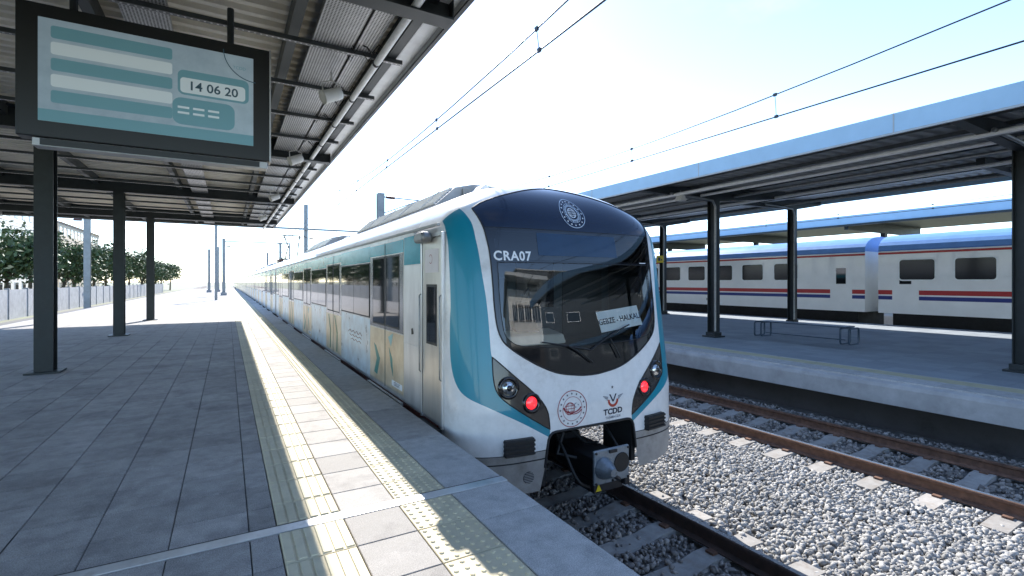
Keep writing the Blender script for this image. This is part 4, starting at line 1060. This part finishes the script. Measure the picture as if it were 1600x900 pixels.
MB().box(sx0+.15, sx1-.10, SY+.0, SY+.008, sz0-.065, sz0-.012).build('tray_slot', 'screen_frame', scn)
for x_ in (sx0+.35, sx1-.35): MB().tube([(x_, SY+.08, sz1), (x_, SY+.08, 4.18)], .03, 8).build('hanger', 'canopy_dark', scn)

# ------------------------------------------------------------------ lower platform on the right
Z2 = -.25; PX0, PX1 = 10.10, 23.4
p2 = MB().box(PX0+.55, PX1-.3, -40, 230, -1.295, Z2-.40).build('platform_right', 'dark_concrete'); tag(p2, kind='structure')
MB().prism([(PX0, Z2-.42), (PX1, Z2-.42), (PX1, Z2-.02), (PX0+.09, Z2-.02), (PX0+.02, Z2-.06), (PX0, Z2-.12)], 'y', -40, 230).build('platform_slab', 'concrete', p2)
xs2 = [PX0+.09, PX0+.62, PX0+1.02, PX0+1.10]+[PX0+1.10+.6*k for k in range(1, 21)]; 
def tile2(sx, sy, m): return tm('platform_slab_tile', sx, sy, m)
far2 = []
cnt = []
yr = [(-6+.6*k, -6+.6*(k+1)) for k in range(0, 70)]
for (a, b) in yr:
    for i in range(3, len(xs2)-1):
        q = proj((xs2[i]+xs2[i+1])/2, (a+b)/2, Z2)
        if q and 1000 < q[0] < 1680: cnt.append((q[2], xs2[i], xs2[i+1], a, b))
        else: far2.append((xs2[i], xs2[i+1], a, b))
cnt.sort()
for k, (d, x0, x1, a, b) in enumerate(cnt):
    if k < 280: link('paving_tile', tm('paving_tile', x1-x0, b-a, 'platform2'), p2, ((x0+x1)/2, (a+b)/2, Z2+.004))
    else: far2.append((x0, x1, a, b))
o = far_sheet('paving_tile_far', far2, 'platform2', p2); o.location.z = Z2+.004
for (a, b) in [(-6+1.2*k, -6+1.2*(k+1)) for k in range(36)]:
    link('edge_slab', tm('edge_slab', .53, b-a, 'coping'), p2, (PX0+.09+.265, (a+b)/2, Z2+.004))
    link('warning_tile', tm('warning_tile', .40, b-a, 'yellow_line'), p2, (PX0+.82, (a+b)/2, Z2+.004))
    link('drain_slab', tm('drain_slab', .08, b-a, 'coping'), p2, (PX0+1.06, (a+b)/2, Z2+.004))
MB().box(PX0+.09, PX1, 37.3, 230, Z2-.02, Z2+.002).build('paving_beyond', 'platform2', p2)

rc = thing('platform_canopy', 'long canopy with pale blue fascia over the right platform', 'canopy', (13.3, 10.3, Z2))
RX0, RX1, RY0, RY1 = 9.8, 22.6, -9, 60
MB().box(RX0, RX0+.05, RY0, RY1, 4.035, 4.36).build('fascia', 'fascia_blue', rc, bevel=.006)
MB().box(RX0-.012, RX0+.052, RY0, RY1, 4.0, 4.033).build('drip_edge', 'fascia_metal', rc)
MB().box(RX1-.05, RX1, RY0, RY1, 4.035, 4.36).build('fascia', 'fascia_blue', rc)
corrugated(RX0+.052, RX1-.052, RY0, RY1, 4.24, .30, .05, 'deck_grey', rc)
A_Y = [10.3+7*k for k in range(-2, 8)]; B_Y = [11.9+7*k for k in range(-2, 7)]
def hpost(x_, y_, parent, ztop=4.0):
    p = MB().box(x_-.13, x_+.13, y_-.13, y_-.112, Z2, ztop).box(x_-.13, x_+.13, y_+.112, y_+.13, Z2, ztop).box(x_-.01, x_+.01, y_-.112, y_+.112, Z2, ztop).build('post', 'canopy_dark', parent)
    MB().box(x_-.24, x_+.24, y_-.24, y_+.24, Z2+.004, Z2+.05).build('base_plate', 'canopy_dark', p, bevel=.005)
    MB().box(x_-.165, x_+.165, y_-.165, y_+.165, Z2+.05, Z2+.16).build('base_collar', 'canopy_dark', p)
for y_ in A_Y:
    hpost(13.3, y_, rc, 3.82)
    MB().prism([(RX0+.3, 4.06), (13.1, 3.80), (13.5, 3.80), (17.0, 3.94), (17.0, 4.20), (RX0+.3, 4.20)], 'y', y_-.09, y_+.09).build('tapered_beam', 'canopy_dark', rc)
    MB().tube([(13.17, y_-.16, Z2+.2), (13.17, y_-.16, 3.62), (13.05, y_-.16, 3.80), (12.4, y_-.16, 3.88), (11.2, y_-.16, 3.98)], .035, 8).build('drain_pipe', 'galv', rc, smooth=True)
for y_ in B_Y:
    hpost(20.3, y_, rc, 3.82)
    MB().prism([(16.6, 3.98), (20.1, 3.80), (20.5, 3.80), (RX1-.3, 3.98), (RX1-.3, 4.20), (16.6, 4.20)], 'y', y_-.09, y_+.09).build('tapered_beam', 'canopy_dark', rc)
    MB().tube([(20.17, y_-.16, Z2+.2), (20.17, y_-.16, 3.62), (20.05, y_-.16, 3.80), (19.4, y_-.16, 3.88), (18.2, y_-.16, 3.98)], .035, 8).build('drain_pipe', 'galv', rc, smooth=True)
for x_ in (10.9, 12.2, 14.6, 16.0, 17.6, 19.0, 21.4): MB().box(x_-.04, x_+.04, RY0, RY1, 4.16, 4.238).build('purlin', 'canopy_steel', rc)
for x_, r_, m_ in ((11.35, .05, 'pipe_white'), (11.6, .03, 'galv'), (12.6, .04, 'pipe_white'), (14.2, .05, 'galv'), (16.4, .05, 'pipe_white'), (19.4, .04, 'galv')):
    MB().tube([(x_, RY0, 3.97-.02*(x_ % 2)), (x_, RY1, 3.97-.02*(x_ % 2))], r_, 8).build('conduit', m_, rc, smooth=True)
for x_, y0_ in ((15.0, 0), (18.2, 1)): MB().box(x_-.2, x_+.2, RY0, RY1, 4.05, 4.055).build('cable_tray', 'tray', rc)
t = thing('loudspeaker', 'white loudspeaker beside the near post under the right canopy', 'loudspeaker', (11.4, 9.95, 3.85))
MB().prism([(11.28, 3.84), (11.52, 3.84), (11.46, 4.0), (11.34, 4.0)], 'y', 9.83, 10.07).build('horn_body', 'speaker_white', t, bevel=.02); MB().tube([(11.4, 9.95, 4.0), (11.4, 9.95, 4.14)], .015, 6).build('bracket', 'galv', t)
for y_ in range(-8, 60, 4): MB().box(RX0-.004, RX0, y_, y_+.02, 4.036, 4.36).build('fascia_seam', 'fascia_metal', rc)
def raise_canopy(o):
    for ch_ in o.children:
        if ch_.type == 'MESH' and not ch_.data.get('raised'):
            ch_.data['raised'] = 1; base = WLOC[ch_]
            for v_ in ch_.data.vertices:
                if v_.co.z+base.z > 3.0: v_.co.z += .065*max(0, v_.co.x+base.x-RX0)
        raise_canopy(ch_)
raise_canopy(rc)
# bench
def bench(y0, y1, x0, label):
    t = thing('platform_bench', label, 'bench', (x0+.22, (y0+y1)/2, Z2), None)
    zf = Z2+.012
    for y_ in (y0, y1):
        for yy in (y_, y_+(.22 if y_ == y0 else -.22)):
            r_ = .06; MB().tube([(x0, yy, zf+.40), (x0, yy, zf+r_), (x0+.02, yy, zf+.02), (x0+r_, yy, zf), (x0+.46, yy, zf), (x0+.50, yy, zf+.02), (x0+.52, yy, zf+r_), (x0+.52, yy, zf+.40), (x0+.48, yy, zf+.44), (x0+.04, yy, zf+.44), (x0, yy, zf+.40)], .026, 8).build('leg', 'bench_metal', t, smooth=True)
    for k in range(6): MB().box(x0-.01+k*.092, x0+.074+k*.092, min(y0, y1)-.12, max(y0, y1)+.12, zf+.455, zf+.49).build('slat', 'bench_metal', t, bevel=.004)
    MB().tube([(x0+.26, y0, zf+.10), (x0+.26, y1, zf+.10)], .015, 6).build('stretcher', 'bench_metal', t)
    return t
bench(9.65, 7.3, 14.75, 'low metal bench beyond the near post on the right platform')
# yellow sign on the far post
ys = thing('platform_sign', 'small yellow sign fixed to the far left post of the right platform', 'sign', (20.0, 18.75, 2.4))
MB().box(19.62, 20.12, 18.70, 18.73, 2.50, 2.88).build('sign_plate', 'sign_yellow', ys, bevel=.004)
MB().box(19.72, 19.86, 18.69, 18.699, 2.60, 2.78).box(19.92, 20.0, 18.69, 18.699, 2.62, 2.70).build('pictogram', 'ink_navy', ys)
MB().box(20.12, 20.18, 18.70, 18.73, 2.55, 2.6).build('bracket', 'dark_steel', ys)

# ------------------------------------------------------------------ white coaches behind the right platform
def coach(y0, y1, label):
    X0 = 23.6; X1 = 26.5; xc = (X0+X1)/2
    t = thing('passenger_coach', label, 'train', (xc, y0, -1.0), 'white coaches behind the right platform')
    prof = [(X0, .20), (X0, 2.80), (X1, 2.80), (X1, .20)]
    MB().prism(prof, 'y', y0, y1).build('body_shell', 'coach_white', t)
    n = 14; pr = [(xc+1.45*math.cos(math.pi*k/n), 2.801+.68*math.sin(math.pi*k/n)**.85) for k in range(n+1)]
    MB().prism(pr, 'y', y0, y1).build('roof', 'roof_paleblue', t)
    MB().box(X0-.006, X0, y0, y1, 2.755, 2.80).build('blue_band', 'coach_blue', t); MB().box(X0-.006, X0, y0, y1, 2.62, 2.70).build('red_line', 'coach_red', t)
    MB().box(X0-.006, X0, y0, y1, .97, 1.15).build('red_band', 'coach_red', t); MB().box(X0-.006, X0, y0, y1, .76, .91).build('navy_band', 'coach_navy', t)
    gm = MB().prism(rrect(-.62, .62, 1.53, 2.42, .13), 'x', -.014, 0).mesh('window_frame', 'soffit'); gl = MB().prism(rrect(-.57, .57, 1.58, 2.37, .10), 'x', -.020, -.014).mesh('window_pane', 'coach_glass')
    y_ = 14.15-1.76*12
    while y_ < y1-1.2:
        if y_ > y0+2.2:
            f_ = link('window_frame', gm, t, (X0, y_, 0)); o = bpy.data.objects.new('window_pane', gl); COL.objects.link(o); o.parent = f_
        y_ += 1.76
    MB().box(X0+.3, X1-.3, y0+.4, y1-.4, -.55, .199).build('underframe', 'under_dark', t)
    for yb in (y0+3.5, y1-3.5):
        b = MB().box(X0+.25, X0+.4, yb-1.6, yb+1.6, -.6, -.3).build('bogie', 'under_dark', t)
        for dy in (-1.25, 1.25): MB().tube([(xc-.82, yb+dy, -.55), (xc+.82, yb+dy, -.55)], .45, 18).build('wheelset', 'dark_steel', b)
    for yd in (y0+.5, y1-1.4): MB().box(X0-.008, X0, yd, yd+.9, .3, 2.3).build('door', 'coach_white', t); MB().box(X0-.012, X0-.008, yd+.25, yd+.65, 1.4, 2.1).build('door_window', 'window_dark', t)
    for k in range(4): MB().box(X0-.03, X0-.001, 18.2+k*.22, 18.3+k*.22, .44, .58).build('side_box', 'deck_grey', t) if k % 2 == 0 and y0 < 18 < y1 else None
    MB().box(X0-.02, X0-.001, y0+7, y0+7.8, .22, .36).build('side_hatch', 'soffit', t)
    MB().box(X0-.02, X0-.001, y1-6, y1-5.8, .30, .60).build('side_hatch', 'deck_grey', t)
coach(-14.5, 10.2, 'white coach with red and blue stripes at the right edge of the view')
coach(10.7, 36, 'white coach with red and blue stripes behind the right platform posts')
# canopy of the platform beyond the coaches
fc = thing('platform_canopy', 'blue edged canopy of the platform beyond the white coaches', 'canopy', (31, 15, -.25))
MB().box(28.6, 28.7, -30, 90, 4.55, 5.02).build('fascia', 'fascia_blue', fc); MB().box(28.7, 38, -30, 90, 4.85, 4.95).build('roof_sheet', 'canopy_steel', fc)
MB().box(28.55, 28.75, -30, 90, 4.45, 4.55).build('drip_edge', 'canopy_dark', fc)
for k in range(14):
    y_ = -26+8*k; MB().box(28.9, 37.5, y_-.1, y_+.1, 4.3, 4.85).build('cross_beam', 'canopy_dark', fc); MB().box(32.9, 33.2, y_-.12, y_+.12, -.25, 4.3).build('column', 'canopy_dark', fc)
p3 = MB().box(29, 37.5, -30, 90, -1.29, -.25).build('platform_beyond', 'concrete'); tag(p3, kind='structure')

# ------------------------------------------------------------------ overhead line
def mast(x_, y_, h, label, arm=None, z0=-1.28, w_=.16):
    t = thing('catenary_mast', label, 'mast', (x_, y_, z0), 'overhead line masts')
    MB().box(x_-w_, x_+w_, y_-w_*.8, y_-w_*.8+.02, z0, h).box(x_-w_, x_+w_, y_+w_*.8-.02, y_+w_*.8, z0, h).box(x_-.012, x_+.012, y_-w_*.8+.02, y_+w_*.8-.02, z0, h).build('post', 'mast', t)
    MB().box(x_-.3, x_+.3, y_-.3, y_+.3, z0, z0+.35).build('footing', 'concrete', t)
    if arm:
        for sg in arm:
            L_ = 2.45
            MB().tube([(x_, y_, 5.35), (x_+sg*L_, y_, 5.30)], .03, 6).build('cantilever', 'mast', t); MB().tube([(x_, y_, 4.55), (x_+sg*L_*.75, y_, 5.31)], .028, 6).build('stay', 'mast', t)
            MB().tube([(x_+sg*.25, y_, 5.345), (x_+sg*.65, y_, 5.335)], .07, 8).build('insulator', 'insulator', t)
            MB().tube([(x_+sg*L_*.6, y_, 5.12), (x_+sg*(L_+.1), y_, 4.55)], .02, 6).build('registration_arm', 'mast', t)
    return t
mast(6.0, 22.3, 5.5, 'mast with cantilever showing above the first train roof', (1,))
mast(6.0, 46.8, 8.3, 'tall mast carrying the gantry beam behind the train', (1, -1))
mast(6.0, 71, 6.5, 'mast far along between the tracks, half hidden by the train', (1, -1))
mast(6.0, 95, 6.5, 'farthest mast between the two tracks', (1, -1))
mast(-.35, 62, 6.2, 'mast standing at the far end of the near platform, rightmost of its group', (1,), z0=-.02)
mast(-1.2, 84, 6.6, 'mast at the far end of the near platform, middle of its group', None, z0=-.02)
mast(-2.2, 80, 6.0, 'mast at the far end of the near platform, leftmost of its group', None, z0=-.02)
mast(-7.6, 40, 6.5, 'mast beside the empty track behind the near platform', (-1,))
g = thing('overhead_gantry', 'horizontal gantry beam crossing above the train far down the track', 'gantry', (6, 46.5, 0))
MB().box(-1.2, 11.0, 46.35, 46.55, 6.02, 6.18).build('beam', 'mast', g); MB().tube([(3.49, 46.45, 6.0), (3.49, 46.45, 5.3)], .03, 6).tube([(8.5, 46.45, 6.0), (8.5, 46.45, 5.3)], .03, 6).build('drop_bar', 'mast', g)
MB().box(-.9, -.7, 46.35, 46.55, -.02, 6.02).build('leg', 'mast', g); MB().box(10.8, 11, 46.35, 46.55, -.25, 6.02).build('leg', 'mast', g)
g2 = thing('overhead_gantry', 'thin gantry beam from the platform-end mast, beyond the canopy end', 'gantry', (2, 62.3, 0))
MB().box(-.3, 6.3, 62.25, 62.4, 5.85, 5.97).build('beam', 'mast', g2); MB().box(6.15, 6.3, 62.25, 62.4, -1.28, 5.85).build('leg', 'mast', g2)
def line(xc, label, y0=-26.5, z_c=4.42, span=24.4, n=8, dz=0):
    t = thing('overhead_line', label, 'overhead wire', (xc, 22.3, z_c))
    ys_ = []
    y1 = y0+span*n
    MB().tube([(xc+.2*math.cos(math.pi*k), y0+span*k, z_c) for k in range(n+1)], .0125, 6).build('contact_wire', 'wire', t)
    P_ = []
    for k in range(n):
        for i in range(12):
            u = i/12; P_.append((xc+.2*math.cos(math.pi*(k+u)), y0+span*(k+u), z_c+.16+dz+.62*(2*u-1)**2))
    MB().tube(P_, .011, 6).build('messenger_wire', 'wire', t)
    for k in range(n):
        for u in (.14, .30, .45, .60, .75, .88):
            yy = y0+span*(k+u); xx = xc+.2*math.cos(math.pi*(k+u)); xs_ = xc+.2*(1-2*u)*(1 if k % 2 == 0 else -1)
            za = z_c+.16+dz+.62*(2*u-1)**2
            mb = MB().tube([(xs_, yy, z_c), (xx, yy, za)], .005, 5)
            mb.box(xs_-.015, xs_+.015, yy-.03, yy+.03, z_c-.02, z_c+.03).box(xx-.015, xx+.015, yy-.03, yy+.03, za-.02, za+.03); mb.build('dropper', 'wire', t)
line(3.49, 'pair of overhead wires above the commuter train')
line(8.5, 'pair of overhead wires above the rusty empty track', dz=.12)
line(25.1, 'overhead wires above the white coaches', z_c=4.5)
line(-9.6, 'overhead wires above the track behind the near platform', z_c=4.4)

# ------------------------------------------------------------------ surroundings: left of the near platform, far end, and behind the camera
def house(name, label, x0, x1, y0, y1, z1, wall, roofm, floors, faces, wx=1.2, wz=1.4, gap=2.6, pitched=True, z0=-1.3):
    t = thing(name, label, 'building', ((x0+x1)/2, (y0+y1)/2, z0))
    wl = MB().box(x0, x1, y0, y1, z0, z1).build('wall', wall, t)
    if pitched:
        MB().prism([(x0-.4, z1), (x1+.4, z1), ((x0+x1)/2, z1+1.8)], 'y', y0-.4, y1+.4).build('roof', roofm, t)
    else: MB().box(x0-.3, x1+.3, y0-.3, y1+.3, z1, z1+.35).build('roof', roofm, t)
    fh = (z1-z0)/floors
    for fl in range(floors):
        zc = z0+fh*(fl+.55)
        for fc_ in faces:
            lo, hi = (y0, y1) if fc_ in 'ew' else (x0, x1); n = max(1, int((hi-lo-1)/gap))
            for k in range(n):
                p = lo+(hi-lo)*(k+.5)/n
                def bx(d0, d1, hw, hh):
                    mb = MB()
                    if fc_ == 'e': mb.box(x1+d0, x1+d1, p-hw, p+hw, zc-hh, zc+hh)
                    elif fc_ == 'w': mb.box(x0-d1, x0-d0, p-hw, p+hw, zc-hh, zc+hh)
                    elif fc_ == 'n': mb.box(p-hw, p+hw, y1+d0, y1+d1, zc-hh, zc+hh)
                    else: mb.box(p-hw, p+hw, y0-d1, y0-d0, zc-hh, zc+hh)
                    return mb
                wn = bx(.001, .05, wx/2+.08, wz/2+.08).build('window', 'soffit', t); bx(.051, .06, wx/2, wz/2).build('pane', 'window_dark', wn)
    return t
sb = thing('station_building', 'white station building with overhanging roof behind the camera, mirrored in the windscreen', 'building', (15, -29, -.25))
MB().box(9, 20.5, -36, -24.5, -.25, 4.4).build('ground_storey', 'dark_concrete', sb)
MB().box(9.2, 19.6, -36, -23, 4.4, 8.4).build('upper_storey', 'building_white', sb)
MB().box(8.4, 20.6, -37, -21.5, 9.0, 9.3).build('roof', 'fascia_metal', sb); MB().box(9.4, 19.4, -36, -23.2, 8.4, 9.0).build('clerestory', 'canopy_dark', sb)
for xw in (11.0, 13.2, 15.4, 17.6):
    for dxw in (0, .62, 1.24):
        wn = MB().box(xw+dxw, xw+dxw+.56, -22.999, -22.95, 6.0, 7.3).build('window', 'fascia_metal', sb); MB().box(xw+dxw+.05, xw+dxw+.51, -22.949, -22.94, 6.05, 7.25).build('pane', 'coach_glass', wn)
house('reflection_block', 'long dark grey block added unseen behind the camera to darken the windscreen reflection', 22, 85, -62, -44, 17, 'building_dark', 'fascia_metal', 4, 'n', 2.2, 1.2, 5.0, False)  # added out of view: keeps bright low sky out of the windscreen reflection
house('apartment_block', 'tan apartment block far behind the trees on the left', -46, -28, 125, 160, 13, 'building_tan', 'roof_tile', 4, 'es')
house('apartment_block', 'white apartment block far down the line on the left', -40, -26, 80, 112, 13, 'building_white', 'roof_tile', 4, 'es')
fnc = thing('boundary_wall', 'grey concrete boundary wall beyond the track on the left', 'wall', (-14, 40, -1.3))
for k in range(40): MB().box(-14.1, -13.95, -10+4*k, -6.04+4*k, -1.3, .9).build('wall_panel', 'concrete', fnc)
for k in range(41): MB().box(-14.2, -13.9, -10.02+4*k-.1, -10.02+4*k+.1, -1.3, 1.0).build('pier', 'concrete', fnc)

def tree(x_, y_, h, rx, label, n=3200):
    t = thing('broadleaf_tree', label, 'tree', (x_, y_, -1.3), 'trees beyond the boundary wall')
    rng = np.random.default_rng(int(abs(x_*31+y_*17)))
    mb = MB(); top = Vector((x_+.2, y_, -1.3+h*.55)); mb.tube([(x_, y_, -1.3), (x_+.08, y_, -1.3+h*.28), tuple(top)], [.22, .17, .10], 8)
    cl = []
    for k in range(9):
        an = k*2.4; e = Vector((x_+math.cos(an)*rx*rng.uniform(.35, .8), y_+math.sin(an)*rx*rng.uniform(.35, .8), -1.3+h*rng.uniform(.5, .92)))
        b = Vector((x_+.1, y_, -1.3+h*rng.uniform(.3, .5))); mb.tube([tuple(b), tuple(b.lerp(e, .5)+Vector((0, 0, .2))), tuple(e)], [.08, .05, .02], 6); cl.append(np.array(e))
    mb.build('trunk', 'bark', t)
    cl = np.array(cl+[np.array(top)+[0, 0, h*.25]]); ci_ = rng.integers(0, len(cl), n)
    p = cl[ci_]+rng.normal(size=(n, 3))*np.array([rx*.27, rx*.27, h*.085])
    v = []; f = []
    for q in p:
        a = rng.normal(size=3); a /= np.linalg.norm(a); b = np.cross(a, rng.normal(size=3)); b /= np.linalg.norm(b); s = rng.uniform(.13, .28); k = len(v)
        v += [tuple(q-a*s), tuple(q+b*s*.6), tuple(q+a*s), tuple(q-b*s*.6)]; f.append((k, k+1, k+2, k+3))
    link('crown', rmesh('crown', [tuple(np.array(a)-np.array([x_, y_, -1.3])) for a in v], f, 'leaf'), t, (x_, y_, -1.3))
TREES = [(-17, 48.5, 6.6, 2.8), (-19, 54, 7.5, 2.6), (-17.3, 61, 6.8, 2.9), (-18, 70, 8, 2.8), (-17, 77.5, 7, 3.0), (-17.6, 85, 7.4, 3.0), (-17, 93, 8, 2.8)]+[(-17.5+1.5*math.sin(q*2.1), 104+13*q, 7.5+1.5*math.sin(q*1.3), 3.4) for q in range(8)]
NTH = ['first', 'second', 'third', 'fourth', 'fifth', 'sixth', 'seventh', 'eighth', 'ninth', 'tenth', 'eleventh', 'twelfth', 'thirteenth', 'fourteenth']
for k, (x_, y_, h, rx) in enumerate(TREES):
    tree(x_, y_, h, rx, 'tree behind the left boundary wall, %s of the row from the left edge' % NTH[k] if k < 14 else 'farthest tree of the row behind the left boundary wall')
